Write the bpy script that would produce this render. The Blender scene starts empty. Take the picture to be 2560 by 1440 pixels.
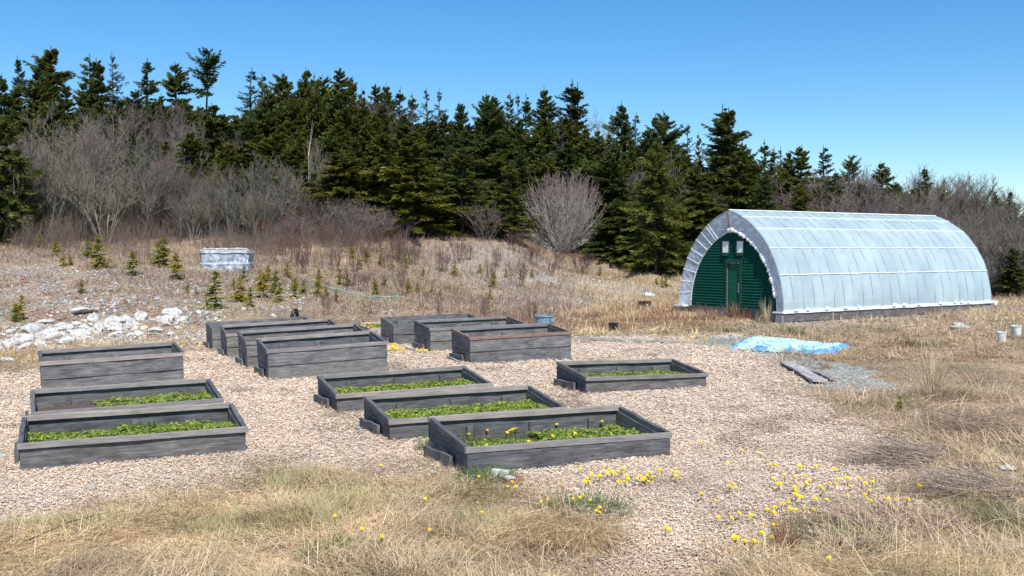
import bpy, bmesh, math, random
import numpy as np
from mathutils import Vector, Matrix
R = math.radians
random.seed(7); rng = np.random.default_rng(11)
scene = bpy.context.scene
COL = scene.collection

# ------------------------------------------------------------------ camera, sky, sun, exposure
F = 2489.0; CAMH = 2.4; PITCH = math.atan(99.0 / F)
cam_d = bpy.data.cameras.new("camera"); cam = bpy.data.objects.new("camera", cam_d); COL.objects.link(cam)
cam_d.sensor_width = 36; cam_d.lens = 35.0; cam_d.clip_end = 3000; cam_d.clip_start = 0.1
cam.location = (0, 0, CAMH); cam.rotation_euler = (math.pi / 2 - PITCH, 0, 0)
scene.camera = cam
SUN_EL = R(52); SUN_H = Vector((0.27, -0.96)).normalized()      # horizontal direction towards the sun
world = bpy.data.worlds.new("World"); scene.world = world; world.use_nodes = True
wn = world.node_tree; bg = wn.nodes["Background"]
sky = wn.nodes.new("ShaderNodeTexSky"); sky.sky_type = 'NISHITA'; sky.sun_disc = False
sky.sun_elevation = SUN_EL; sky.sun_rotation = math.atan2(SUN_H.x, SUN_H.y)
sky.altitude = 0; sky.air_density = 1.0; sky.dust_density = 0.0; sky.ozone_density = 6.0
hs = wn.nodes.new("ShaderNodeHueSaturation"); hs.inputs["Saturation"].default_value = 1.25; hs.inputs["Value"].default_value = 1.05; hs.inputs["Hue"].default_value = .498
wn.links.new(sky.outputs[0], hs.inputs["Color"]); wn.links.new(hs.outputs[0], bg.inputs[0]); bg.inputs[1].default_value = 0.11
sl = bpy.data.lights.new("sun", 'SUN'); sl.energy = 4.8; sl.angle = R(0.5); sl.color = (1.0, 0.955, 0.89)
so = bpy.data.objects.new("sun", sl); COL.objects.link(so)
sv = Vector((SUN_H.x * math.cos(SUN_EL), SUN_H.y * math.cos(SUN_EL), math.sin(SUN_EL)))
so.rotation_euler = sv.to_track_quat('Z', 'Y').to_euler(); so.location = (20, -20, 40)
vs = scene.view_settings; vs.view_transform = 'Standard'; vs.look = 'None'; vs.gamma = 1; vs.exposure = 0.35
vs.use_curve_mapping = False

# ------------------------------------------------------------------ terrain
TT = np.array([-900, -200, 300, 600, 900, 1250, 1400, 1650, 2000, 2500, 3400.])
TD = np.array([0, 20, 26, 33, 40, 46, 52, 58, 66, 80, 110, 200, 900.])
TZ = np.array([
 [0,0,0,.9,1.9,2.5,3.1,3.8,5.0,7.0,11,14,14],
 [0,0,0,.9,1.8,2.35,2.9,3.6,4.8,7.0,11,14,14],
 [0,0,0,.8,1.6,2.1,2.7,3.4,4.6,6.8,11,14,14],
 [0,0,0,.55,1.35,2.0,2.7,3.4,4.4,6.3,10,13,13],
 [0,0,0,.05,.65,1.7,2.85,3.7,4.4,5.6,8,10,10],
 [0,0,0,0,.1,.95,2.5,3.7,4.2,5.0,7,9,9],
 [0,0,0,0,0,.2,.95,2.3,3.2,4.2,6.5,8,8],
 [0,0,0,0,0,.03,.35,1.35,2.4,3.5,5,6.5,6.5],
 [0,0,0,0,0,0,.15,.8,1.5,2.4,3.5,4.5,4.5],
 [0,0,0,0,0,0,.05,.3,.8,1.3,2,2,2],
 [0,0,0,0,0,0,.05,.3,.8,1.3,2,2,2.]])
_gt = np.linspace(-900, 3400, 216); _gd = np.concatenate([np.linspace(0, 120, 241), np.linspace(123, 900, 60)])
_tmp = np.array([np.interp(_gt, TT, TZ[:, j]) for j in range(len(TD))])
_G = np.array([np.interp(_gd, TD, _tmp[:, i]) for i in range(len(_gt))])
for _ in range(6):
    _G[1:-1] = (_G[:-2] + 2 * _G[1:-1] + _G[2:]) / 4
    _G[:, 1:-1] = (_G[:, :-2] + 2 * _G[:, 1:-1] + _G[:, 2:]) / 4

def vnoise(x, y, s, seed=0):
    """smooth value noise, vectorised, -1..1"""
    x = np.asarray(x, float) / s + 1000.3; y = np.asarray(y, float) / s + 1000.7
    xi = np.floor(x).astype(np.int64); yi = np.floor(y).astype(np.int64)
    fx = x - xi; fy = y - yi; fx = fx * fx * (3 - 2 * fx); fy = fy * fy * (3 - 2 * fy)
    def h(a, b):
        n = (a * 374761393 + b * 668265263 + seed * 974711) & 0x7fffffff
        n = ((n ^ (n >> 13)) * 1274126177) & 0x7fffffff
        return ((n ^ (n >> 16)) & 0xffff) / 32767.5 - 1
    return (h(xi, yi) * (1 - fx) + h(xi + 1, yi) * fx) * (1 - fy) + (h(xi, yi + 1) * (1 - fx) + h(xi + 1, yi + 1) * fx) * fy

def base_z(x, y):
    x = np.asarray(x, float); y = np.asarray(y, float)
    d = np.maximum(y, 0.5); t = np.clip(x / d * F + 1280, -900, 3400)
    u = (t + 900) / 4300 * 215; ui = np.clip(np.floor(u).astype(int), 0, 214); fu = u - ui
    dd = np.clip(d, 0, 899.9); v = np.interp(dd, _gd, np.arange(len(_gd))); vi = np.clip(np.floor(v).astype(int), 0, len(_gd) - 2); fv = v - vi
    return (_G[ui, vi] * (1 - fu) + _G[ui + 1, vi] * fu) * (1 - fv) + (_G[ui, vi + 1] * (1 - fu) + _G[ui + 1, vi + 1] * fu) * fv

def gz(x, y):
    b = base_z(x, y)
    amp = np.clip((np.asarray(y, float) - 25) / 15, 0, 1)
    return b + amp * (0.18 * vnoise(x, y, 4.0, 1) + 0.08 * vnoise(x, y, 1.3, 2)) + 0.012 * vnoise(x, y, 0.7, 3)
def gz1(x, y): return float(gz(np.array([x]), np.array([y]))[0])

cp, sp = math.cos(PITCH), math.sin(PITCH)
def ray(px, py):
    a = (px - 1280) / F; b = (720 - py) / F
    return Vector((a, cp + b * sp, -sp + b * cp))
def at(px, py, d):
    r = ray(px, py); k = d / r.y
    return Vector((r.x * k, d, CAMH + r.z * k))
def flat(px, py, z=0.0):
    r = ray(px, py); k = (z - CAMH) / r.z
    return Vector((r.x * k, r.y * k, z))
def hit(px, py, lo=6.0, hi=120.0):
    r = ray(px, py); d = lo
    while d < hi:
        k = d / r.y; z = CAMH + r.z * k
        if z <= float(base_z(np.array([r.x * k]), np.array([d]))[0]): break
        d += 0.15
    k = d / r.y; return Vector((r.x * k, d, gz1(r.x * k, d)))

# ------------------------------------------------------------------ zones (real ground areas)
CHIPS_PX = [(-500,960),(0,930),(95,925),(300,900),(450,872),(520,868),(640,852),(860,850),(1000,850),(1180,842),(1435,846),(1690,836),(1790,862),(1900,890),(1975,925),(2010,985),(2080,1030),(2170,1078),(2260,1125),
 (2330,1185),(2260,1235),(2160,1290),(2050,1350),(1960,1400),(1850,1450),(1760,1560),(1640,1560),(1570,1420),(1520,1350),(1475,1290),(1410,1245),(1330,1220),(1240,1200),(1050,1178),(900,1172),(700,1180),(550,1198),(400,1228),(250,1250),(120,1285),(0,1330),(-500,1450)]
def poly_w(pts): return np.array([tuple(flat(px, py).xy) for px, py in pts])
CHIPS = poly_w(CHIPS_PX)
GRAV1 = poly_w([(1790,835),(1880,838),(2060,905),(2120,930),(2270,955),(2200,985),(2080,975),(1990,950),(1900,895),(1800,870)])
def inpoly(x, y, P):
    ins = np.zeros(x.shape, bool); n = len(P); j = n - 1
    for i in range(n):
        xi, yi = P[i]; xj, yj = P[j]
        c = ((yi > y) != (yj > y)) & (x < (xj - xi) * (y - yi) / (yj - yi + 1e-12) + xi)
        ins ^= c; j = i
    return ins
def jig(x, y, a=0.35):
    s = np.clip(np.asarray(y) / 14, .6, 2)
    return x + a * s * vnoise(x, y, .9, 5) + a * .5 * s * vnoise(x, y, .25, 6), y + a * s * vnoise(x, y, .9, 7) + a * .5 * s * vnoise(x, y, .25, 8)
def in_chips(x, y):
    jx, jy = jig(x, y); return inpoly(jx, jy, CHIPS)
def in_grav(x, y):
    jx, jy = jig(x, y, .5); return inpoly(jx, jy, GRAV1)
def tpx(x, y): return x / np.maximum(y, .5) * F + 1280
def ss(a, b, v): 
    t = np.clip((v - a) / (b - a), 0, 1); return t * t * (3 - 2 * t)

# ------------------------------------------------------------------ materials
MATS = {}
def mat(name, rough=0.9, spec=0.2):
    m = bpy.data.materials.new(name); m.use_nodes = True; n = m.node_tree; b = n.nodes["Principled BSDF"]
    b.inputs["Roughness"].default_value = rough; b.inputs["Specular IOR Level"].default_value = spec
    MATS[name] = m; return m, n, b
def N(n, typ, **kw):
    nd = n.nodes.new(typ)
    for k, v in kw.items():
        if k in nd.inputs.keys(): nd.inputs[k].default_value = v
        else: setattr(nd, k, v)
    return nd
def L(n, a, b): n.links.new(a, b)
def ramp(n, stops, fac=None):
    r = n.nodes.new("ShaderNodeValToRGB"); e = r.color_ramp.elements
    while len(e) < len(stops): e.new(0.5)
    for i, (p, c) in enumerate(stops): e[i].position = p; e[i].color = (*c, 1)
    if fac is not None: L(n, fac, r.inputs[0])
    return r
def mixc(n, a, b, fac, mode='MIX'):
    m = n.nodes.new("ShaderNodeMix"); m.data_type = 'RGBA'; m.blend_type = mode; m.clamp_result = False
    for s, v in ((6, a), (7, b), (0, fac)):
        if isinstance(v, (int, float)): m.inputs[s].default_value = v
        elif isinstance(v, tuple): m.inputs[s].default_value = (*v, 1)
        else: L(n, v, m.inputs[s])
    return m.outputs[2]
def noise_mat(name, c1, c2, scale, rough=0.9, spec=0.2, detail=4, bump=0.0, c3=None, stretch=None):
    m, n, b = mat(name, rough, spec)
    tc = N(n, "ShaderNodeTexCoord"); mp = N(n, "ShaderNodeMapping"); L(n, tc.outputs["Object"], mp.inputs[0])
    if stretch: mp.inputs["Scale"].default_value = stretch
    no = N(n, "ShaderNodeTexNoise", Scale=scale, Detail=detail); L(n, mp.outputs[0], no.inputs["Vector"])
    st = [(0.3, c1), (0.7, c2)] if c3 is None else [(0.28, c1), (0.5, c2), (0.72, c3)]
    r = ramp(n, st, no.outputs[0]); L(n, r.outputs[0], b.inputs["Base Color"])
    if bump:
        bp = N(n, "ShaderNodeBump", Strength=bump, Distance=0.02); L(n, no.outputs[0], bp.inputs["Height"]); L(n, bp.outputs[0], b.inputs["Normal"])
    return m
def attr_mat(name, rough=0.9, spec=0.15, transl=0.0, objvar=None, fine=None):
    """base colour from the mesh's own colour attribute"""
    m, n, b = mat(name, rough, spec)
    a = N(n, "ShaderNodeAttribute"); a.attribute_name = "col"; c = a.outputs["Color"]
    if objvar:
        oi = N(n, "ShaderNodeObjectInfo"); r = ramp(n, objvar, oi.outputs["Random"]); c = mixc(n, c, r.outputs[0], 1.0, 'MULTIPLY')
    if fine:
        tc = N(n, "ShaderNodeTexCoord"); no = N(n, "ShaderNodeTexNoise", Scale=fine[0], Detail=6); L(n, tc.outputs["Object"], no.inputs["Vector"])
        r = ramp(n, [(0.3, fine[1]), (0.7, fine[2])], no.outputs[0]); c = mixc(n, c, r.outputs[0], 1.0, 'MULTIPLY')
        bp = N(n, "ShaderNodeBump", Strength=.6, Distance=0.03); L(n, no.outputs[0], bp.inputs["Height"]); L(n, bp.outputs[0], b.inputs["Normal"])
    L(n, c, b.inputs["Base Color"])
    if transl:
        t = N(n, "ShaderNodeBsdfTranslucent"); L(n, c, t.inputs[0]); mx = N(n, "ShaderNodeMixShader"); mx.inputs[0].default_value = transl
        L(n, b.outputs[0], mx.inputs[1]); L(n, t.outputs[0], mx.inputs[2]); L(n, mx.outputs[0], n.nodes["Material Output"].inputs[0])
    return m

def wood_mat(name, dark, mid, light, seed=0.0, blotch=True):
    m, n, b = mat(name, .82, .25)
    tc = N(n, "ShaderNodeTexCoord"); oi = N(n, "ShaderNodeObjectInfo")
    add = N(n, "ShaderNodeVectorMath", operation='ADD'); L(n, tc.outputs["Object"], add.inputs[0])
    mul = N(n, "ShaderNodeVectorMath", operation='SCALE'); L(n, oi.outputs["Location"], mul.inputs[0]); mul.inputs["Scale"].default_value = 3.7; L(n, mul.outputs[0], add.inputs[1])
    ran = N(n, "ShaderNodeVectorMath", operation='ADD'); L(n, add.outputs[0], ran.inputs[0])
    cmb = N(n, "ShaderNodeCombineXYZ"); mm = N(n, "ShaderNodeMath", operation='MULTIPLY'); L(n, oi.outputs["Random"], mm.inputs[0]); mm.inputs[1].default_value = 57.0
    L(n, mm.outputs[0], cmb.inputs[0]); L(n, mm.outputs[0], cmb.inputs[2]); L(n, cmb.outputs[0], ran.inputs[1])
    mp = N(n, "ShaderNodeMapping"); L(n, ran.outputs[0], mp.inputs[0]); mp.inputs["Scale"].default_value = (1.6, 22, 22)
    g = N(n, "ShaderNodeTexNoise", Scale=2.2, Detail=8, Roughness=.7); L(n, mp.outputs[0], g.inputs["Vector"])
    r = ramp(n, [(0.25, dark), (0.5, mid), (0.75, light)], g.outputs[0])
    mp2 = N(n, "ShaderNodeMapping"); L(n, ran.outputs[0], mp2.inputs[0]); mp2.inputs["Scale"].default_value = (2.2, 6, 6)
    bl = N(n, "ShaderNodeTexNoise", Scale=1.6, Detail=5, Roughness=.65); L(n, mp2.outputs[0], bl.inputs["Vector"])
    r2 = ramp(n, [(0.28, (.55, .56, .56)), (0.5, (1, 1, 1)), (0.75, (1.5, 1.47, 1.42))], bl.outputs[0])
    c = mixc(n, r.outputs[0], r2.outputs[0], 1.0 if blotch else .5, 'MULTIPLY')
    kn = N(n, "ShaderNodeTexVoronoi", Scale=2.6); mp3 = N(n, "ShaderNodeMapping"); L(n, ran.outputs[0], mp3.inputs[0]); mp3.inputs["Scale"].default_value = (1, 2.2, 2.2); L(n, mp3.outputs[0], kn.inputs["Vector"])
    r3 = ramp(n, [(0.03, (.35, .33, .32)), (0.09, (1, 1, 1))], kn.outputs["Distance"]); c = mixc(n, c, r3.outputs[0], .8, 'MULTIPLY')
    r4 = ramp(n, [(0, (.78, .8, .84)), (.5, (1, 1, 1)), (1, (1.18, 1.12, 1.05))], oi.outputs["Random"]); c = mixc(n, c, r4.outputs[0], 1.0, 'MULTIPLY')
    L(n, c, b.inputs["Base Color"])
    bp = N(n, "ShaderNodeBump", Strength=.5, Distance=0.006); L(n, g.outputs[0], bp.inputs["Height"]); L(n, bp.outputs[0], b.inputs["Normal"])
    return m
wood_mat("weathered_board", (.04, .04, .043), (.108, .107, .11), (.21, .207, .208))
wood_mat("weathered_side_rail", (.05, .05, .055), (.11, .11, .118), (.17, .17, .18))
wood_mat("weathered_rail", (.13, .12, .115), (.25, .23, .215), (.37, .34, .32), blotch=False)
wood_mat("pale_board", (.22, .21, .21), (.34, .32, .32), (.46, .44, .43))
wood_mat("silver_board", (.055, .055, .058), (.15, .148, .147), (.29, .285, .28))
noise_mat("soil", (.06, .045, .035), (.15, .12, .10), 30, bump=.6)
attr_mat("ground_cover", fine=(9.0, (.62, .6, .58), (1.4, 1.38, 1.34)))
attr_mat("chip", .85, .2); attr_mat("straw", .8, .25, transl=.25)
attr_mat("leaf", .6, .35, transl=.3)
attr_mat("needles", .75, .2, transl=.28, objvar=[(0, (.7, .82, .8)), (.3, (1, 1, 1)), (.55, (1.4, 1.2, .8)), (.75, (.9, 1.0, 1.2)), (1, (1.35, 1.3, 1.2))])
attr_mat("sapling_needles", .7, .2, transl=.5, objvar=[(0, (.7, .85, .8)), (.5, (1, 1, 1)), (1, (1.3, 1.1, .8))])
attr_mat("twigs", .9, .1, objvar=[(0, (.8, .82, .85)), (.5, (1, 1, 1)), (1, (1.2, 1.12, 1.05))])
noise_mat("bark", (.05, .045, .04), (.13, .115, .10), 9, bump=.4)
noise_mat("rock_grey", (.25, .245, .23), (.52, .50, .465), 4.5, c3=(.68, .65, .60), bump=1.0, detail=9)
noise_mat("rock_slate", (.16, .19, .19), (.42, .46, .45), 5, c3=(.3, .33, .33), bump=.5)
noise_mat("brick_red", (.20, .075, .055), (.36, .17, .12), 12, bump=.4)
noise_mat("green_paint", (.005, .065, .04), (.008, .09, .056), 6, rough=.7, spec=.15)
noise_mat("green_door", (.008, .09, .05), (.014, .11, .066), 5, rough=.6, spec=.2)
noise_mat("green_trim", (.008, .05, .03), (.013, .07, .045), 5, rough=.5, spec=.4)
noise_mat("concrete", (.2, .19, .19), (.34, .32, .31), 5, bump=.3)
noise_mat("white_plastic", (.72, .76, .76), (.86, .88, .86), 4, rough=.45, spec=.5)
noise_mat("dirty_white", (.5, .54, .5), (.78, .8, .76), 9, rough=.6, spec=.3)
noise_mat("black_plastic", (.008, .008, .009), (.02, .02, .022), 6, rough=.45, spec=.5)
noise_mat("grey_plastic", (.16, .23, .29), (.22, .3, .37), 6, rough=.5, spec=.4)
noise_mat("aqua_tarp", (.40, .74, .74), (.58, .86, .86), 5, rough=.4, spec=.5)
noise_mat("blue_tarp", (.05, .25, .50), (.20, .52, .74), 5, rough=.4, spec=.5)
noise_mat("hose_green", (.18, .36, .28), (.3, .5, .4), 8, rough=.5)
noise_mat("metal", (.3, .3, .32), (.5, .5, .52), 9, rough=.4, spec=.6)
noise_mat("dark_pipe", (.12, .12, .13), (.2, .2, .21), 9, rough=.5, spec=.5)
noise_mat("hoop_pipe", (.16, .21, .28), (.26, .33, .4), 9, rough=.5)
noise_mat("wrap_sheet", (.15, .18, .24), (.36, .41, .47), 7.5, rough=.5, spec=.4, c3=(.68, .72, .77), detail=8, bump=1.0)
noise_mat("rusty_lath", (.3, .2, .17), (.45, .33, .28), 9)
noise_mat("petals", (.78, .55, .01), (.85, .68, .02), 60, rough=.6)
noise_mat("stem_green", (.14, .09, .05), (.2, .16, .08), 30)
m, n, b = mat("window_sheet", .25, .5); b.inputs["Base Color"].default_value = (.84, .90, .86, 1)
# greenhouse film: milky, lets a little through, sky sheen on top
def film(name, tr, tint):
    m, n, b = mat(name, .28, .5); b.inputs["Base Color"].default_value = (*tint, 1)
    tc = N(n, "ShaderNodeTexCoord"); mp = N(n, "ShaderNodeMapping"); L(n, tc.outputs["Object"], mp.inputs[0]); mp.inputs["Scale"].default_value = (.5, .5, .35)
    no = N(n, "ShaderNodeTexNoise", Scale=2.0, Detail=4); L(n, mp.outputs[0], no.inputs["Vector"])
    r = ramp(n, [(.3, tuple(v * .82 for v in tint)), (.7, tuple(min(1, v * 1.1) for v in tint))], no.outputs[0]); L(n, r.outputs[0], b.inputs["Base Color"])
    bp = N(n, "ShaderNodeBump", Strength=.15, Distance=.05); L(n, no.outputs[0], bp.inputs["Height"]); L(n, bp.outputs[0], b.inputs["Normal"])
    tl = N(n, "ShaderNodeBsdfTranslucent"); L(n, r.outputs[0], tl.inputs[0])
    m1 = N(n, "ShaderNodeMixShader"); m1.inputs[0].default_value = .4; L(n, b.outputs[0], m1.inputs[1]); L(n, tl.outputs[0], m1.inputs[2])
    tp = N(n, "ShaderNodeBsdfTransparent"); m2 = N(n, "ShaderNodeMixShader"); m2.inputs[0].default_value = tr
    L(n, m1.outputs[0], m2.inputs[1]); L(n, tp.outputs[0], m2.inputs[2]); L(n, m2.outputs[0], n.nodes["Material Output"].inputs[0])
film("film", .26, (.74, .92, 1.0)); film("film_end", .30, (.66, .71, .82))

# ------------------------------------------------------------------ mesh helpers
def mesh_np(name, V, quads=None, tris=None, col=None, smooth=False):
    V = np.asarray(V, np.float32).reshape(-1, 3); me = bpy.data.meshes.new(name)
    q = np.asarray(quads, np.int32).reshape(-1, 4) if quads is not None and len(quads) else np.zeros((0, 4), np.int32)
    t = np.asarray(tris, np.int32).reshape(-1, 3) if tris is not None and len(tris) else np.zeros((0, 3), np.int32)
    me.vertices.add(len(V)); me.vertices.foreach_set("co", V.ravel())
    nl = q.size + t.size; me.loops.add(nl); me.loops.foreach_set("vertex_index", np.concatenate([q.ravel(), t.ravel()]))
    npoly = len(q) + len(t); me.polygons.add(npoly)
    st = np.concatenate([np.arange(len(q)) * 4, q.size + np.arange(len(t)) * 3]).astype(np.int32)
    me.polygons.foreach_set("loop_start", st)
    if smooth: me.polygons.foreach_set("use_smooth", np.ones(npoly, bool))
    if col is not None:
        a = me.color_attributes.new("col", 'FLOAT_COLOR', 'POINT'); c = np.ones((len(V), 4), np.float32); c[:, :3] = col; a.data.foreach_set("color", c.ravel())
    me.update(calc_edges=True); return me
def link(name, me, material=None, parent=None, loc=None, rot=None, scale=None):
    if material and not me.materials: me.materials.append(MATS[material])
    o = bpy.data.objects.new(name, me); COL.objects.link(o)
    if parent: o.parent = parent
    if loc is not None: o.location = loc
    if rot is not None: o.rotation_euler = rot
    if scale is not None: o.scale = scale if hasattr(scale, '__len__') else (scale,) * 3
    return o
def tag(o, label, cat, group=None, kind=None):
    if label: o["label"] = label
    if cat: o["category"] = cat
    if group: o["group"] = group
    if kind: o["kind"] = kind
    return o
def empty(name, loc, label, cat, rz=0, group=None, scale=None):
    o = bpy.data.objects.new(name, None); COL.objects.link(o); o.location = loc; o.rotation_euler = (0, 0, rz); o.empty_display_size = .2
    if scale is not None: o.scale = scale if hasattr(scale, '__len__') else (scale,) * 3
    return tag(o, label, cat, group)
def tubes(A, B, ra, rb, sides=3):
    """independent tapering prisms from A to B; returns V, quads"""
    A = np.asarray(A, float); B = np.asarray(B, float); n = len(A); ra = np.broadcast_to(ra, n); rb = np.broadcast_to(rb, n)
    d = B - A; d /= np.maximum(np.linalg.norm(d, axis=1, keepdims=True), 1e-9)
    up = np.where(np.abs(d[:, 2:3]) > .9, np.array([[1., 0, 0]]), np.array([[0., 0, 1]])); u = np.cross(d, up); u /= np.linalg.norm(u, axis=1, keepdims=True); v = np.cross(d, u)
    V = np.zeros((n, 2, sides, 3))
    for k in range(sides):
        a = 2 * math.pi * k / sides; o = u * math.cos(a) + v * math.sin(a)
        V[:, 0, k] = A + o * ra[:, None]; V[:, 1, k] = B + o * rb[:, None]
    base = (np.arange(n) * 2 * sides)[:, None]
    q = np.concatenate([base + np.array([[k, (k + 1) % sides, sides + (k + 1) % sides, sides + k]]) for k in range(sides)], 1).reshape(-1, 4)
    return V.reshape(-1, 3), q
def bmo(): return bmesh.new()
def bm_mesh(bm, name, smooth=False):
    me = bpy.data.meshes.new(name); bm.normal_update(); bm.to_mesh(me); bm.free()
    if smooth:
        for p in me.polygons: p.use_smooth = True
    return me
def bm_box(bm, x0, x1, y0, y1, z0, z1):
    v = [bm.verts.new(p) for p in ((x0,y0,z0),(x1,y0,z0),(x1,y1,z0),(x0,y1,z0),(x0,y0,z1),(x1,y0,z1),(x1,y1,z1),(x0,y1,z1))]
    for f in ((3,2,1,0),(4,5,6,7),(0,1,5,4),(1,2,6,5),(2,3,7,6),(3,0,4,7)): bm.faces.new([v[i] for i in f])
    return v
def bm_lathe(bm, prof, seg=24, cx=0, cy=0, closed_bottom=True):
    rings = []
    for r, z in prof: rings.append([bm.verts.new((cx + r * math.cos(2 * math.pi * k / seg), cy + r * math.sin(2 * math.pi * k / seg), z)) for k in range(seg)])
    for a, b in zip(rings, rings[1:]):
        for k in range(seg): bm.faces.new((a[k], a[(k + 1) % seg], b[(k + 1) % seg], b[k]))
    if closed_bottom: bm.faces.new(rings[0][::-1])
    return rings
def board_mesh(name, length, h0, h1, th, seg=10, warp=.004, ch=.004, z0=0.0, bow=0.0):
    """plank along local x, thickness along y, height z; height h0 at x=0 and h1 at x=length; chamfered edges"""
    bm = bmo(); rings = []; s = random.random() * 99
    for i in range(seg + 1):
        x = length * i / seg; h = h0 + (h1 - h0) * i / seg
        w = warp * math.sin(s + i * 1.1) + bow * math.sin(math.pi * i / seg); wz = warp * .7 * math.sin(s * 2 + i * .9)
        if i in (0, seg): w *= .3
        P = [(-th/2, ch), (-th/2 + ch, 0), (th/2 - ch, 0), (th/2, ch), (th/2, h - ch), (th/2 - ch, h), (-th/2 + ch, h), (-th/2, h - ch)]
        rings.append([bm.verts.new((x, y + w, z0 + z + (wz if z > h / 2 else 0))) for y, z in P])
    for a, b in zip(rings, rings[1:]):
        for k in range(8): bm.faces.new((a[k], b[k], b[(k + 1) % 8], a[(k + 1) % 8]))
    bm.faces.new(rings[0]); bm.faces.new(rings[-1][::-1])
    bmesh.ops.recalc_face_normals(bm, faces=bm.faces)
    return bm_mesh(bm, name)

# ------------------------------------------------------------------ ground
def build_ground():
    def axis(lo, hi, c0, c1, fine, grow):
        pts = list(np.arange(c0, c1, fine)); s = fine; p = c1
        while p < hi: pts.append(p); s *= grow; p += s
        pts.append(hi); s = fine; p = c0; left = []
        while p > lo: s *= grow; p -= s; left.append(max(p, lo))
        return np.array(left[::-1] + pts)
    xs = axis(-700, 700, -13, 13, .09, 1.03); ys = axis(-120, 900, 6.5, 30, .10, 1.02)
    X, Y = np.meshgrid(xs, ys); x = X.ravel(); y = Y.ravel(); z = gz(x, y)
    ch = in_chips(x + rng.normal(0, .22, len(x)), y + rng.normal(0, .4, len(x))); gr = in_grav(x, y) & ~ch; t = tpx(x, y)
    dry = np.stack([.34 + .06 * vnoise(x, y, .8, 20), .255 + .045 * vnoise(x, y, .8, 20), .17 + .02 * vnoise(x, y, .8, 20)], 1)
    brn = np.array([.16, .12, .085]); w = (ss(-.3, .5, vnoise(x, y, 2.2, 21)) * .6)[:, None]; c = dry * (1 - w) + brn * w
    gn = np.array([.085, .11, .04]); w = (ss(.25, .8, vnoise(x, y, 1.6, 22)) * .45)[:, None]; c = c * (1 - w) + gn * w
    # rubble slope at the left: grey stony soil
    w = (ss(1050, 500, t) * ss(24, 27, y) * ss(50, 40, y) * (.45 + .65 * vnoise(x, y, 1.2, 23)))[:, None]; c = c * (1 - w) + np.array([.28, .24, .20]) * w
    w = (ss(.25, .6, vnoise(x, y, 1.7, 24)) * ss(900, 300, t) * ss(25, 29, y) * ss(42, 36, y) * .45)[:, None]; c = c * (1 - w) + np.array([.32, .17, .12]) * w
    # stony strip on the far side and beside the greenhouse
    w = (ss(900, 1300, t) * ss(41, 44, y) * ss(60, 50, y) * ss(-.1, .6, vnoise(x, y, 2.5, 25)) * .7)[:, None]; c = c * (1 - w) + np.array([.36, .34, .31]) * w
    w = (ss(1850, 1950, t) * ss(28.8, 31, y - .64 * (x - 8.7) * 0) * ss(44, 38, y) * .55)[:, None]; c = c * (1 - w) + np.array([.33, .29, .27]) * w
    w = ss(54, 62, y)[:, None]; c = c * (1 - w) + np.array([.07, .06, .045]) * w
    c[gr] = np.array([.25, .27, .26]) + (.05 * vnoise(x, y, .2, 26))[gr][:, None]
    # chips: pinkish, thin litter at the border
    cc = np.stack([.44 + .07 * vnoise(x, y, .35, 27), .365 + .065 * vnoise(x, y, .35, 27), .305 + .06 * vnoise(x, y, .35, 27)], 1)
    cc = cc * (1 - .4 * ss(.25, .75, vnoise(x, y, 1.1, 73) * .7 + vnoise(x, y, .4, 74) * .5 + .7 * ss(9.5, 7.2, y)))[:, None]; c[ch] = cc[ch]
    c = np.clip(c, .01, 1); ny, nx = X.shape
    idx = np.arange(nx * ny).reshape(ny, nx); q = np.stack([idx[:-1, :-1], idx[:-1, 1:], idx[1:, 1:], idx[1:, :-1]], -1).reshape(-1, 4)
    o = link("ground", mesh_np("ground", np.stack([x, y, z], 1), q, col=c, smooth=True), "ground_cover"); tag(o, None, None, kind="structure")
build_ground()

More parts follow.
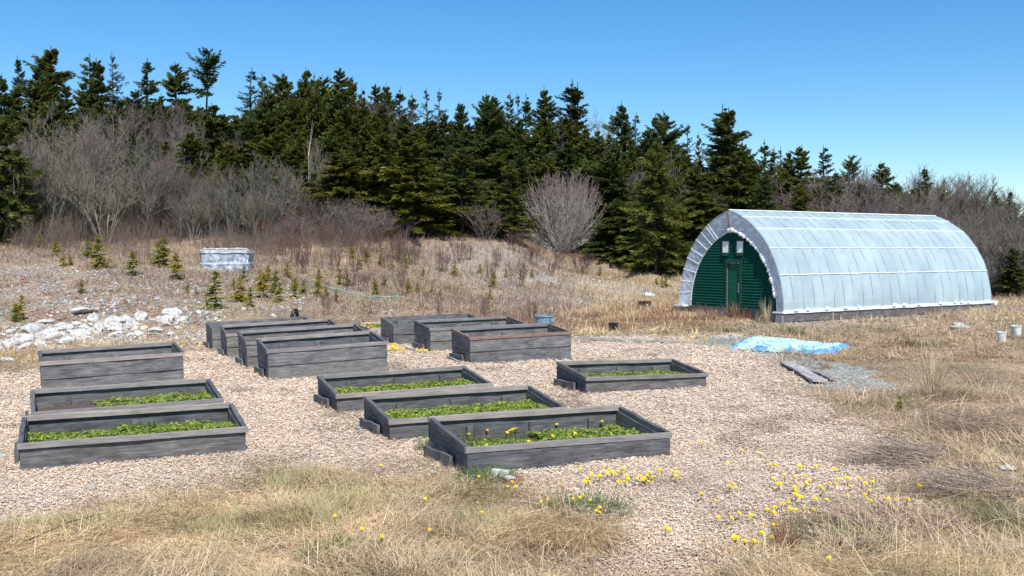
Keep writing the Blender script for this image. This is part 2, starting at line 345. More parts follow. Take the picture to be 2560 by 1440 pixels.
# ------------------------------------------------------------------ raised beds
BEDS = []     # footprints for keeping chips and grass out
def in_beds(x, y, m=0.0):
    r = np.zeros(x.shape, bool)
    for (ox, oy, a, Lx, W, *_rest) in BEDS:
        dx = x - ox; dy = y - oy; u = dx * math.cos(a) + dy * math.sin(a); v = -dx * math.sin(a) + dy * math.cos(a)
        r |= (u > -m) & (u < Lx + m) & (v > -m) & (v < W + m)
    return r
def proj(x, y, z):
    dz = z - CAMH; f = y * cp - dz * sp; u = y * sp + dz * cp
    return 1280 + F * x / f, 720 - F * u / f
def make_bed(FL, FR, hf, hb, label, BL, W=1.2, soil=.16, rows=1, Lfix=None, rim=True, rail_mat="weathered_rail", foot=True, board="weathered_board", rimtilt=0.0, ovf=.035):
    if rows == 2 and board == "weathered_board": board = "silver_board"
    p = flat(*FL); lo, hi = R(2), R(50)
    for _ in range(40):
        a = (lo + hi) / 2
        if proj(p.x - W * math.sin(a), p.y + W * math.cos(a), hb)[0] > BL: lo = a
        else: hi = a
    lo, hi = 1.5, 3.5
    for _ in range(40):
        Lx = (lo + hi) / 2
        if proj(p.x + Lx * math.cos(a), p.y + Lx * math.sin(a), 0)[0] < FR[0]: lo = Lx
        else: hi = Lx
    ex, ey = p.x + Lx * math.cos(a), p.y + Lx * math.sin(a); rise = (proj(ex, ey, 0)[1] - FR[1]) / F * ey; tl = max(-.035, min(.035, rise / Lx))
    Lx = Lfix or max(2.25, min(2.6, Lx)); t = .04
    root = empty("raised_bed", (p.x, p.y, 0), label, "raised bed", a, "timber raised beds on the wood chips"); root.rotation_euler = (0, -tl, a)
    BEDS.append((p.x, p.y, a, Lx, W, soil)); rh = .065 if rim else 0; ov = .022; DN = .09
    fb = hf - rh; bb = hb - rh; gap = .006
    for r in range(rows):
        h = fb / rows
        dn = DN if r == 0 else 0; link("front_board", board_mesh("front_board", Lx, h - gap + dn, h - gap + dn, t, z0=-dn, warp=.004), board, root, (0, t/2 - .016 * r, r * h))
    nb = max(rows, 2 if bb > .36 else 1)
    for r in range(nb):
        h = bb / nb
        dn = DN if r == 0 else 0; link("back_board", board_mesh("back_board", Lx, h - gap + dn, h - gap + dn, t, z0=-dn), board, root, (0, W - t/2, r * h))
    wi = W - 2 * t - .006
    for sx in (t/2 + .003, Lx - t/2 - .003):                    # side boards slope from back to front
        if rows == 2:
            link("side_board", board_mesh("side_board", wi, fb/2 - gap + DN, fb/2 - gap + DN, t, z0=-DN), board, root, (sx, t + .003, 0), (0, 0, math.pi/2))
            link("side_board", board_mesh("side_board", wi, fb/2, bb - fb/2, t), board, root, (sx + .003, t + .003, fb/2), (0, 0, math.pi/2))
        else:
            link("side_board", board_mesh("side_board", wi, fb + DN, bb + DN, t, z0=-DN), board, root, (sx, t + .003, 0), (0, 0, math.pi/2))
    if rim:
        rt = .055; yb = W - .028 - rt; sl = math.atan2(bb - fb, W)
        link("top_rail", board_mesh("top_rail", Lx + 2*ov, rh, rh, rt, warp=.004), rail_mat, root, (-ov, rt/2 - ovf, fb + .002), (0, rimtilt, 0))
        link("top_rail", board_mesh("top_rail", Lx + 2*ov, rh, rh, rt, warp=.004), rail_mat, root, (-ov, yb + rt/2, bb + .002), (0, rimtilt, 0))
        ll = (yb - (rt - ovf) - .006) / math.cos(sl)
        for sx in (rt/2 - ov, Lx - rt/2 + ov):
            link("top_rail", board_mesh("top_rail", ll, rh, rh, rt, warp=.003), "weathered_side_rail", root, (sx, rt - ovf + .003, fb + .003 + (rt-ovf) * math.tan(sl)), (0, -sl, math.pi/2) if False else Matrix.Rotation(math.pi/2, 4, 'Z').__matmul__(Matrix.Rotation(-sl, 4, 'Y')).to_euler())
    # stakes inside
    for fx in (.18, .5, .82):
        link("stake", board_mesh("stake", .07, bb - .10, bb - .10, .035, seg=2), board, root, (Lx * fx, W - t - .024, .03))
    for fx in (.02, .96):
        link("corner_post", board_mesh("corner_post", .06, fb - .03, fb - .03, .05, seg=2), board, root, (Lx * fx + .02 * (fx < .5), t + .03, .01))
    if foot:
        link("footing_board", board_mesh("footing_board", .74, .22, .20, .04, warp=.006, z0=-.07), board, root, (-.045, .36, 0), (0, 0, math.pi/2 + .04))
    # soil with an uneven surface
    nx, ny = 26, 14; xs = np.linspace(t + .004, Lx - t - .004, nx); ys = np.linspace(t + .003, W - t - .003, ny); X, Y = np.meshgrid(xs, ys)
    Z = soil + .018 * vnoise(X + p.x, Y + p.y, .22, 31) + .01 * vnoise(X + p.x, Y + p.y, .07, 32)
    idx = np.arange(nx * ny).reshape(ny, nx); Q = np.stack([idx[:-1,:-1], idx[:-1,1:], idx[1:,1:], idx[1:,:-1]], -1).reshape(-1, 4)
    link("soil", mesh_np("soil", np.stack([X.ravel(), Y.ravel(), Z.ravel()], 1), Q, smooth=True), "soil", root)
    return root, p, a, Lx, W, soil, tl

def leaf_mat_mesh(name, Lx, W, soil, n, mask, h=.05, size=.022, cols=None):
    """low clover-like mat: small tilted leaves on an uneven cushion"""
    x = rng.uniform(.05, Lx - .05, n); y = rng.uniform(.05, W - .05, n)
    keep = mask(x / Lx, y / W, rng.random(n)); x = x[keep]; y = y[keep]; n = len(x)
    cush = .5 + .5 * vnoise(x, y, .16, 41); z = soil + .01 + rng.random(n) ** .6 * (h * (.45 + .8 * cush))
    c = np.stack([x, y, z], 1); a = rng.uniform(0, 6.28, n); tl = rng.uniform(-.6, .6, n); tm = rng.uniform(-.5, .5, n); s = size * rng.uniform(.6, 1.4, n)
    u = np.stack([np.cos(a), np.sin(a), tl], 1) * s[:, None]; v = np.stack([-np.sin(a), np.cos(a), tm], 1) * (s * .75)[:, None]
    V = np.stack([c - u, c - v * .9, c + u, c + v * .9], 1)
    base = np.array([[.25, .34, .06]]) * np.array([1, 1, 1]); k = rng.random((n, 1)); g = cush[:, None]
    colr = base * (.45 + .75 * k + .25 * g) + np.array([[.10, .03, .01]]) * (rng.random((n, 1)) < .3) * k - np.array([[.06, .12, .01]]) * (rng.random((n, 1)) < .12) * k
    return mesh_np(name, V.reshape(-1, 3), np.arange(n * 4).reshape(-1, 4), col=np.repeat(colr, 4, 0))
full = lambda u, v, r: (v > .04)
W1 = 1.2
M7 = make_bed((1168,1190), (1675,1146), .30, .455, "nearest low raised bed, green plants and yellow flowers inside, brick lying at its front", 1070, ovf=.004)
M6 = make_bed((975,1103), (1400,1068), .27, .42, "low raised bed full of green plants directly behind the nearest bed", 910, Lfix=2.44)
M5 = make_bed((843,1032), (1205,1003), .27, .42, "low raised bed full of green plants, third back from the front in the middle", 795, Lfix=2.44)
R4 = make_bed((1465,986), (1765,974), .285, .42, "low raised bed with green plants standing alone at the right on open chips", 1391)
L3 = make_bed((50,1178), (615,1130), .30, .42, "low raised bed with thick green plants nearest the left edge of the picture", 60, rimtilt=.0)
L2 = make_bed((83,1082), (540,1045), .27, .42, "half planted low bed hidden behind the nearest left bed", 80, Lfix=2.4)
L1 = make_bed((105,985), (440,958), .53, .62, "tall empty two board bed in front of the white rubble at left", 100, rows=2, foot=False)
M4 = make_bed((672,949), (968,923), .545, .66, "tall empty bed with pale stains on its front, nearest of the four overlapping ones", 645, rows=2)
M3 = make_bed((619,921), (903,898), .53, .66, "tall empty bed third from the back in the overlapping left row", 597, rows=2, Lfix=2.5)
M2 = make_bed((569,895), (830,872), .53, .64, "tall empty bed second from the back in the overlapping left row", 553, rows=2, Lfix=2.5)
M1 = make_bed((532,876), (765,858), .50, .58, "tall empty bed without top rail, farthest of the four overlapping ones beside the tyre", 516, rows=2, Lfix=2.44, rim=False)
R3 = make_bed((1176,910), (1428,893), .56, .66, "tall empty bed with a reddish front rail in front of the grey bin", 1130, rows=2, rail_mat="weathered_rail")
R2 = make_bed((1076,880), (1312,866), .55, .66, "tall empty bed between the reddish railed bed and the bare edged one", 1036, rows=2, Lfix=2.44)
R1 = make_bed((984,862), (1200,850), .50, .62, "tall empty bed without top rail at the back of the right row", 952, rows=2, Lfix=2.44, rim=False)
R0 = make_bed((925,838), (1080,828), .2, .26, "small pale low bed with yellow flowers half hidden behind the others", 898, rim=False, foot=False, Lfix=1.8, W=1.3, soil=.15, board="pale_board")
# the reddish front rail
for ch in R3[0].children:
    if ch.name.startswith("top_rail") and abs(ch.location.y) < .1: ch["label"] = "reddish brown front rail"
noise_mat("red_rail", (.16, .1, .08), (.3, .2, .165), 6, stretch=(1, 14, 14))
for ch in R3[0].children:
    if ch.get("label"): ch.data.materials.clear(); ch.data.materials.append(MATS["red_rail"])

def plants(bed, n, mask, label, h=.05):
    root, p, a, Lx, W, soil, tl = bed
    o = link("bed_plants", leaf_mat_mesh("bed_plants", Lx, W, soil, n, mask, h), "leaf", None, (p.x, p.y, 0), (0, -tl, a))
    tag(o, label, "plants", kind="stuff")
def m7mask(u, v, r):
    k = (v < .62 + .2 * vnoise(u * 10, v * 3, 1.3, 51)) | ((u > .48) & (v < .93 + .1 * vnoise(u * 9, v * 3, 1, 52)))
    return k & (r < .97)
plants(M7, 11000, m7mask, "green clover like plants filling the nearest bed among yellow flowers", .06)
plants(M6, 10000, lambda u, v, r: (v < .9 + .06 * vnoise(u * 14, v, 1, 53)), "dense green plants in the bed behind the nearest one", .055)
plants(M5, 8000, lambda u, v, r: (v < .9 + .06 * vnoise(u * 14, v, 1, 54)), "dense green plants in the third low bed of the middle row", .055)
plants(R4, 7000, lambda u, v, r: (v < .9) & ((u < .85) | (v > .3)), "green plants in the lone bed at the right", .055)
plants(L3, 11000, lambda u, v, r: (v < .86 + .12 * vnoise(u * 9, v, 1, 55)), "thick green plants in the nearest left bed", .075)
plants(L2, 7000, lambda u, v, r: (u > .35 + .1 * vnoise(v * 5, u, 1, 56)) & (v < .92), "green plants in the right half of the hidden left bed", .075)
plants(R0, 3000, full, "green plants in the small pale bed at the back", .06)
plants(M4, 300, lambda u, v, r: (u < .1) & (v > .3), "few green weeds in the left corner of the stained tall bed", .05)

# ------------------------------------------------------------------ greenhouse
GP = Vector((8.70, 31.9, 0)); GA = math.atan2(.54, .84); GW, GL, GH, GB = 4.87, 11.5, 3.70, .36
def build_greenhouse():
    # local x = along the length, away from the camera; local y = across, from right to left wall
    root = empty("greenhouse", (GP.x, GP.y, 0), "long arched greenhouse of milky plastic film with green end wall", "greenhouse", GA)
    def prof(s, w=GW, h=GH, b=GB, c=GW / 2):
        """gothic arch: s 0..1 right foot to left foot -> (y, z)"""
        k = 1 - abs(2 * s - 1)                       # 0 foot .. 1 peak
        ang = k * R(74); Rr = 1.0
        yy = (1 - math.cos(ang)) / (1 - math.cos(R(74))); zz = math.sin(ang) / math.sin(R(74))
        yy = yy * .93 + .07 * k ** 3
        half = w / 2 * (1 - yy); z = b + (h - b) * zz
        return (c - half if s < .5 else c + half), z
    NS = 64
    ss_ = [i / NS for i in range(NS + 1)]
    # film skin, slightly sagging between the hoops
    NX = 92; hoop = GL / 23.0; V = []; 
    for i in range(NX + 1):
        x = GL * i / NX; sag = .014 * math.sin(math.pi * (x / hoop % 1.0))
        for s in ss_:
            y, z = prof(s); c = Vector((0, GW/2, 1.2)); v = Vector((x, y, z)); d = (c - v); d.x = 0; d.normalize(); V.append(v + d * (sag + (.006 * math.sin(s * 40 + i))))
    idx = np.arange((NX + 1) * (NS + 1)).reshape(NX + 1, NS + 1); Q = np.stack([idx[:-1,:-1], idx[:-1,1:], idx[1:,1:], idx[1:,:-1]], -1).reshape(-1, 4)
    link("film_cover", mesh_np("film_cover", np.array([tuple(v) for v in V]), Q, smooth=True), "film", root)
    # hoops
    def arc_tube(name, x, w, h, r, m, off=0, sides=6, s0=0, s1=1, b=GB, parent=root, lump=0):
        pts = []
        for i in range(NS + 1):
            s = s0 + (s1 - s0) * i / NS; y, z = prof(s, w, h, b); pts.append((x, y, z))
        P = np.array(pts); A = P[:-1]; B = P[1:]; rr = np.full(NS + 1, r) 
        if lump: rr = r * (1 + lump * rng.uniform(-1, 1, NS + 1)); 
        Vv, q = tubes(A, B, rr[:-1], rr[1:], sides); return link(name, mesh_np(name, Vv, q, smooth=True), m, parent)
    for i in range(24):
        arc_tube("hoop", GL * i / 23 if 0 < i < 23 else (.03 if i == 0 else GL - .03), GW - .034, GH - .018, .024, "hoop_pipe")
    # white battens and seams running along the film
    for side in (0, 1):
        for s, ww in ((.135, .014), (.245, .012), (.345, .012), (.43, .011)):
            s2 = s if side == 0 else 1 - s; y, z = prof(s2); y2, z2 = prof(s2 + .004)
            out = Vector((0, y - GW/2, z - 1.2)).normalized() * .014
            tg = Vector((0, y2 - y, z2 - z)).normalized() * ww; P = []
            for i in range(47):
                x = GL * i / 46; wob = .006 * math.sin(i * 1.7 + s * 30); c = Vector((x, y, z)) + out + tg.normalized() * wob
                P += [c - tg, c + tg, c + tg - out * 2, c - tg - out * 2]
            P = np.array([tuple(v) for v in P]); ii = np.arange(46)[:, None] * 4
            q = np.concatenate([ii + np.array([[k, 4 + k, 4 + (k + 1) % 4, (k + 1) % 4]]) for k in range(4)], 0)
            link("batten", mesh_np("batten", P, q), "white_plastic", root)
    V_, q_ = tubes([(0, GW/2, GH + .01)], [(GL, GW/2, GH + .01)], .02, .02, 8); link("ridge_purlin", mesh_np("ridge_purlin", V_, q_), "white_plastic", root)
    # base rails (white) and concrete / timber foundation
    for y0, y1 in ((-.05, .01), (GW - .01, GW + .05)):
        bm = bmo(); 
        for i in range(24):
            xa = -.02 + (GL + .12) * i / 24; xb = -.02 + (GL + .12) * (i + 1) / 24 - .002; j = .01 * math.sin(i * 2.3)
            bm_box(bm, xa, xb, y0 + j * .3, y1 + j * .3, GB - .055 + j * .6, GB + .045 + j * .6)
        link("base_rail", bm_mesh(bm, "base_rail"), "white_plastic", root)
    bm = bmo(); rr = random.Random(3)
    for k in range(13):                                      # film gathered in lumps on the rail
        x = rr.uniform(.3, GL - .3); w = rr.uniform(.08, .22); v = bm_box(bm, x, x + w, -.09, -.05, GB + .02, GB + .07 + rr.random() * .05)
    link("film_gathers", bm_mesh(bm, "film_gathers"), "white_plastic", root)
    for nm, bx in (("foundation_wall", (0, GL, .02, .14, -.3, GB - .07)), ("foundation_wall", (0, GL, GW - .14, GW - .02, -.3, GB - .07)), ("foundation_wall", (.26, .40, .145, GW - .145, -.3, GB + .02)), ("foundation_wall", (GL - .14, GL, .145, GW - .145, -.3, GB + .02))):
        bm = bmo(); bm_box(bm, *bx); link(nm, bm_mesh(bm, nm), "concrete", root)
    bm = bmo(); bm_box(bm, .03, GL - .5, -.012, .017, .04, GB - .10); link("foundation_board", bm_mesh(bm, "foundation_board"), "weathered_board", root)
    bm = bmo(); bm_box(bm, -.05, .24, .0, .26, -.1, GB - .065); link("corner_block", bm_mesh(bm, "corner_block"), "concrete", root)
    # green end wall (smaller arch, set back .2), of real clapboards
    XW = .22; w2, h2 = 4.05, 3.02
    def halfw(z, w=w2, h=h2, b=GB):
        lo, hi = 0.0, .5
        for _ in range(30):
            mid = (lo + hi) / 2
            if prof(mid, w, h, b)[1] < z: lo = mid
            else: hi = mid
        return GW/2 - prof(lo, w, h, b)[0]
    bm = bmo(); z = GB; step = .098
    yd0, yd1 = GW/2 - .06 - .40, GW/2 - .06 + .38             # door opening
    while z < h2 - .02:
        za, zb = z, min(z + step + .004, h2); a = halfw(za); bb = halfw(zb - .0001) if zb < h2 - .001 else .01
        spans = [(-1, 1)]
        def strip(yl0, yl1, yu0, yu1):
            P = [(XW - .05, yl0, za), (XW - .05, yl1, za), (XW, yu1, zb), (XW, yu0, zb), (XW + .02, yl0, za), (XW + .02, yl1, za), (XW + .02, yu1, zb), (XW + .02, yu0, zb)]
            v = [bm.verts.new(p) for p in P]
            for f in ((0,1,2,3),(7,6,5,4),(0,4,5,1),(3,2,6,7),(0,3,7,4),(1,5,6,2)): bm.faces.new([v[i] for i in f])
        c = GW/2
        if za < 2.0:
            if c - a < yd0: strip(c - a, yd0, c - bb, yd0)
            if c + a > yd1: strip(yd1, c + a, yd1, c + bb)
        else: strip(c - a, c + a, c - bb, c + bb)
        z += step
    bmesh.ops.recalc_face_normals(bm, faces=bm.faces); link("end_wall", bm_mesh(bm, "end_wall"), "green_paint", root)
    # door with frame, handle
    bm = bmo(); bm_box(bm, XW - .06, XW + .06, yd0 - .0, yd0 + .12, GB - .1, 1.90); bm_box(bm, XW - .06, XW + .06, yd1 - .10, yd1, GB - .1, 1.90); bm_box(bm, XW - .075, XW + .055, yd0, yd1, 1.905, 2.03)
    link("door_frame", bm_mesh(bm, "door_frame"), "green_trim", root)
    bm = bmo(); bm_box(bm, XW - .01, XW + .03, yd0 + .122, yd1 - .102, .1, 1.89)
    dr = link("door", bm_mesh(bm, "door"), "green_door", root)
    bm = bmo(); bm_box(bm, XW - .05, XW - .012, yd0 + .135, yd0 + .175, .9, 1.22); link("handle", bm_mesh(bm, "handle"), "metal", dr)
    bm = bmo(); bm_box(bm, XW - .068, XW - .062, yd1 - .115, yd1 - .10, .15, 1.7); link("door_edge_strip", bm_mesh(bm, "door_edge_strip"), "metal", dr)
    for yc in (GW/2 - .37, GW/2 + .30):                        # the two small window openings
        bm = bmo()
        for bx in ((-.075, .03, yc - .19, yc - .15, 2.50, 2.98), (-.075, .03, yc + .15, yc + .19, 2.50, 2.98), (-.08, .03, yc - .149, yc + .149, 2.94, 2.98), (-.10, .03, yc - .149, yc + .149, 2.44, 2.54)):
            bm_box(bm, XW + bx[0], XW + bx[1], *bx[2:])
        wf = link("window", bm_mesh(bm, "window"), "green_trim", root, (0, 0, -.29))
        bm = bmo(); v = [bm.verts.new(p) for p in ((XW - .062, yc - .148, 2.545), (XW - .062, yc + .148, 2.545), (XW - .062, yc + .148, 2.93), (XW - .062, yc - .148, 2.93))]; bm.faces.new(v)
        bm.faces.new([bm.verts.new((p.co.x + .02, p.co.y, p.co.z)) for p in v][::-1]); link("pane", bm_mesh(bm, "pane"), "window_sheet", wf)
    # film drawn from the first hoop back to the green wall, in pleats
    V = []; K = 8; NS2 = 120
    for k in range(K + 1):
        f = k / K
        for i in range(NS2 + 1):
            s = i / NS2; y0, z0 = prof(s); y1, z1 = prof(s, w2, h2); pl = .022 * math.sin(math.pi * f) * (math.sin(s * 92 + f * 5) + .6 * math.sin(s * 171 - f * 9))
            V.append((XW * f * .85 - .02 + pl, y0 * (1 - f) + y1 * f, z0 * (1 - f) + z1 * f))
    idx = np.arange((K + 1) * (NS2 + 1)).reshape(K + 1, NS2 + 1); Q = np.stack([idx[:-1,:-1], idx[:-1,1:], idx[1:,1:], idx[1:,:-1]], -1).reshape(-1, 4)
    link("end_film", mesh_np("end_film", np.array(V), Q, smooth=True), "film_end", root)
    # white pleat lines left side, lath in the peak
    A = []; B = []
    for s in (.60, .615, .65, .69, .735, .78, .83, .88, .93, .10, .16, .2):
        y0, z0 = prof(s + .02); y1, z1 = prof(s, w2, h2); A.append((-.045, y0, z0)); B.append((XW - .07, y1, z1))
    Vv, q = tubes(A, B, .007, .013, 5); link("film_pleats", mesh_np("film_pleats", Vv, q), "white_plastic", root)
    Vv, q = tubes([(-.03, GW/2, GH - .03), (-.035, GW/2 + .06, GH - .05)], [(.1, GW/2 - .02, h2), (.1, GW/2 + .09, h2 + .02)], .022, .02, 4); link("peak_lath", mesh_np("peak_lath", Vv, q), "rusty_lath", root)
    # frayed white film bunched along the wall's edge: thick and ragged at the right, thin at the left
    o = arc_tube("film_hem", XW - .10, w2, h2 + .02, .065, "white_plastic", sides=9, s0=.06, s1=.52, lump=.5)
    o = arc_tube("film_hem", XW - .05, w2, h2, .018, "white_plastic", sides=5, s0=.5, s1=1, lump=.3)
    o = arc_tube("film_hem", XW - .05, w2, h2, .022, "white_plastic", sides=5, s0=0, s1=.06, lump=.3)
    for bx in ((-.06, .3, -.048, .40, GB - .052, GB - .012), (-.1, .25, GW - .3, GW + .2, GB - .043, GB + .02), (GL + .1, GL + .25, -.1, .15, GB - .12, GB + .03)):
        bm = bmo(); bm_box(bm, *bx); bmesh.ops.bevel(bm, geom=bm.edges[:], offset=.012, segments=2); link("film_skirt", bm_mesh(bm, "film_skirt"), "white_plastic", root)
    # closed far end
    bm = bmo(); vv = [bm.verts.new((GL - .01, *prof(s))) for s in ss_]; bm.faces.new(vv); link("far_end_film", bm_mesh(bm, "far_end_film"), "film", root)
    # inner purlins seen through the film
    A = []; B = []
    for s in (.19, .30, .39, .61, .7, .81):
        y, z = prof(s, GW - .16, GH - .1); A.append((.05, y, z)); B.append((GL - .05, y, z))
    Vv, q = tubes(A, B, .016, .016, 5); link("purlins", mesh_np("purlins", Vv, q), "dark_pipe", root)
build_greenhouse()
def in_gh(x, y, m=.1):
    dx = x - GP.x; dy = y - GP.y; u = dx * math.cos(GA) + dy * math.sin(GA); v = -dx * math.sin(GA) + dy * math.cos(GA)
    return (u > -m) & (u < GL + m) & (v > -m) & (v < GW + m)

# ------------------------------------------------------------------ conifers
def spruce_meshes(seed, H=10.0, Rb=1.9, nb=105, per=34, sparse=0.0, power=.75, twin=False, base=.06, tone=(.072, .105, .026), tip=(.17, .19, .045), kite=1.0):
    r = np.random.default_rng(seed)
    h = base * H + (H * .985 - base * H) * np.sort(r.random(nb)) ** .86
    az = r.uniform(0, 6.283, nb); k = 1 - (h / H); L0 = Rb * np.clip(k, .02, 1) ** power * r.uniform(.45, 1.15, nb) * (1 + .18 * np.sin(az + seed * 2.1) + .14 * np.sin(az * 3 + h * 1.7 + seed)) * (1 + .16 * np.sin(h * 2.3 + seed)) + .08
    if sparse: keepb = r.random(nb) > sparse; h, az, k, L0 = h[keepb], az[keepb], k[keepb], L0[keepb]
    nb = len(h); rise = np.where(k < .25, .55, .12) + r.uniform(-.28, .28, nb); droop = .32 * k + .1
    u = np.stack([np.cos(az), np.sin(az)], 1)
    def bp(f):   # position along bough
        rad = L0[:, None] * f; z = h[:, None] + rad * rise[:, None] - droop[:, None] * L0[:, None] * f ** 1.6 + .12 * L0[:, None] * f ** 4
        return np.stack([u[:, 0:1] * rad, u[:, 1:2] * rad, z], -1)
    f = np.clip((np.arange(per)[None, :] + r.random((nb, per))) / per, .08, 1.0) ** .8
    P = bp(f)                                    # nb,per,3
    side = r.choice([-1, 1], (nb, per)) * r.uniform(.15, 1.15, (nb, per)); ang = az[:, None] + side
    LL = (.22 + .30 * (1 - f)) * np.clip(L0[:, None], .15, 2.0) * r.uniform(.6, 1.25, (nb, per)) * .6 + .07
    dz = r.uniform(-.6, .42, (nb, per)); D = np.stack([np.cos(ang), np.sin(ang), dz], -1); D /= np.linalg.norm(D, axis=-1, keepdims=True)
    Wd = (.022 + .10 * np.clip(LL, 0, .7)) * kite * r.uniform(.7, 1.3, (nb, per))
    S = np.stack([-np.sin(ang), np.cos(ang), r.uniform(-.7, .7, (nb, per))], -1); S /= np.linalg.norm(S, axis=-1, keepdims=True)
    P[..., 2] += r.normal(0, .04, (nb, per))
    a = P; b_ = P + D * LL[..., None] * .45 + S * Wd[..., None]; c = P + D * LL[..., None]; d_ = P + D * LL[..., None] * .45 - S * Wd[..., None]
    b_[..., 2] -= .02; V = np.stack([a, b_, c, d_], 2).reshape(-1, 3); n = nb * per
    tt = (r.random((nb, per)) * .5 + .5 * f).reshape(-1, 1); boughtone = np.repeat(r.uniform(.7, 1.3, nb), per)[:, None]
    colr = (np.array([tone]) * (1 - tt) + np.array([tip]) * tt) * boughtone; col4 = np.repeat(colr, 4, 0)
    # small hanging secondary tufts make the mass fuller
    crown_q = np.arange(n * 4).reshape(-1, 4)
    crown = mesh_np("spruce_crown", V, crown_q, col=col4)
    A = [(0, 0, z) for z in np.linspace(-.3, H * 1.02, 9)[:-1]]; B = [(0.0, 0, z) for z in np.linspace(-.3, H * 1.02, 9)[1:]]
    off = [(0.05 * math.sin(i * 1.3 + seed), .05 * math.cos(i + seed)) for i in range(9)]
    A = np.array([(off[i][0], off[i][1], a_[2]) for i, a_ in enumerate(A)]); B = np.array([(off[i + 1][0], off[i + 1][1], b2[2]) for i, b2 in enumerate(B)])
    rr = np.linspace(.13, .018, 9) * H / 10 * 1.1; V1, q1 = tubes(A, B, rr[:-1], rr[1:], 6)
    E = bp(np.full((nb, 1), .85))[:, 0]; M = bp(np.full((nb, 1), .4))[:, 0]; T0 = np.stack([np.zeros(nb), np.zeros(nb), h], 1)
    V2, q2 = tubes(T0, M, .028, .018, 3); V3, q3 = tubes(M, E, .018, .006, 3)
    VV = np.concatenate([V1, V2, V3]); qq = np.concatenate([q1, q2 + len(V1), q3 + len(V1) + len(V2)])
    trunk = mesh_np("spruce_trunk", VV, qq)
    trunk.materials.append(MATS["bark"]); crown.materials.append(MATS["needles"])
    return trunk, crown
SPR = {
 'full': [spruce_meshes(s, Rb=rb, nb=nb, per=96, power=pw) for s, rb, nb, pw in ((1, 3.3, 230, .78), (2, 2.8, 220, .85), (3, 3.7, 250, .7), (4, 2.6, 210, .9), (5, 3.1, 230, .8), (6, 3.0, 150, .75), (7, 3.9, 240, .95), (8, 2.5, 200, .6))],
 'narrow': [spruce_meshes(s, Rb=rb, nb=150, per=46, power=.85) for s, rb in ((11, 2.0), (12, 2.2), (13, 1.8))],
 'thin': [spruce_meshes(s, Rb=rb, nb=110, per=34, power=.8, sparse=.2, kite=.75, tone=(.08, .095, .07), tip=(.15, .165, .12)) for s, rb in ((21, 2.0), (22, 2.3))],
 'top': [spruce_meshes(31, Rb=2.6, nb=60, per=60, base=.70, power=.55)],
 'near': [spruce_meshes(41, Rb=3.6, nb=300, per=85, base=.02, power=.88, kite=.6)],
}
def spruce(px, ytop, d, kind='full', label=None, group=None, w=1.0, var=None, ybase=None):
    top = at(px, ytop, d); zg = gz1(top.x, d)
    Ht = max(top.z - zg, 1.0); trunk, crown = SPR[kind][(var if var is not None else random.randrange(99)) % len(SPR[kind])]
    s = Ht / 10.0; wx = s ** .5 * w * .98
    o = empty("spruce_tree", (top.x, d, zg), label, "spruce tree", random.uniform(0, 6.28), group or "spruces of the wood", (wx, wx, s))
    link("trunk", trunk, None, o); link("crown", crown, None, o); return o

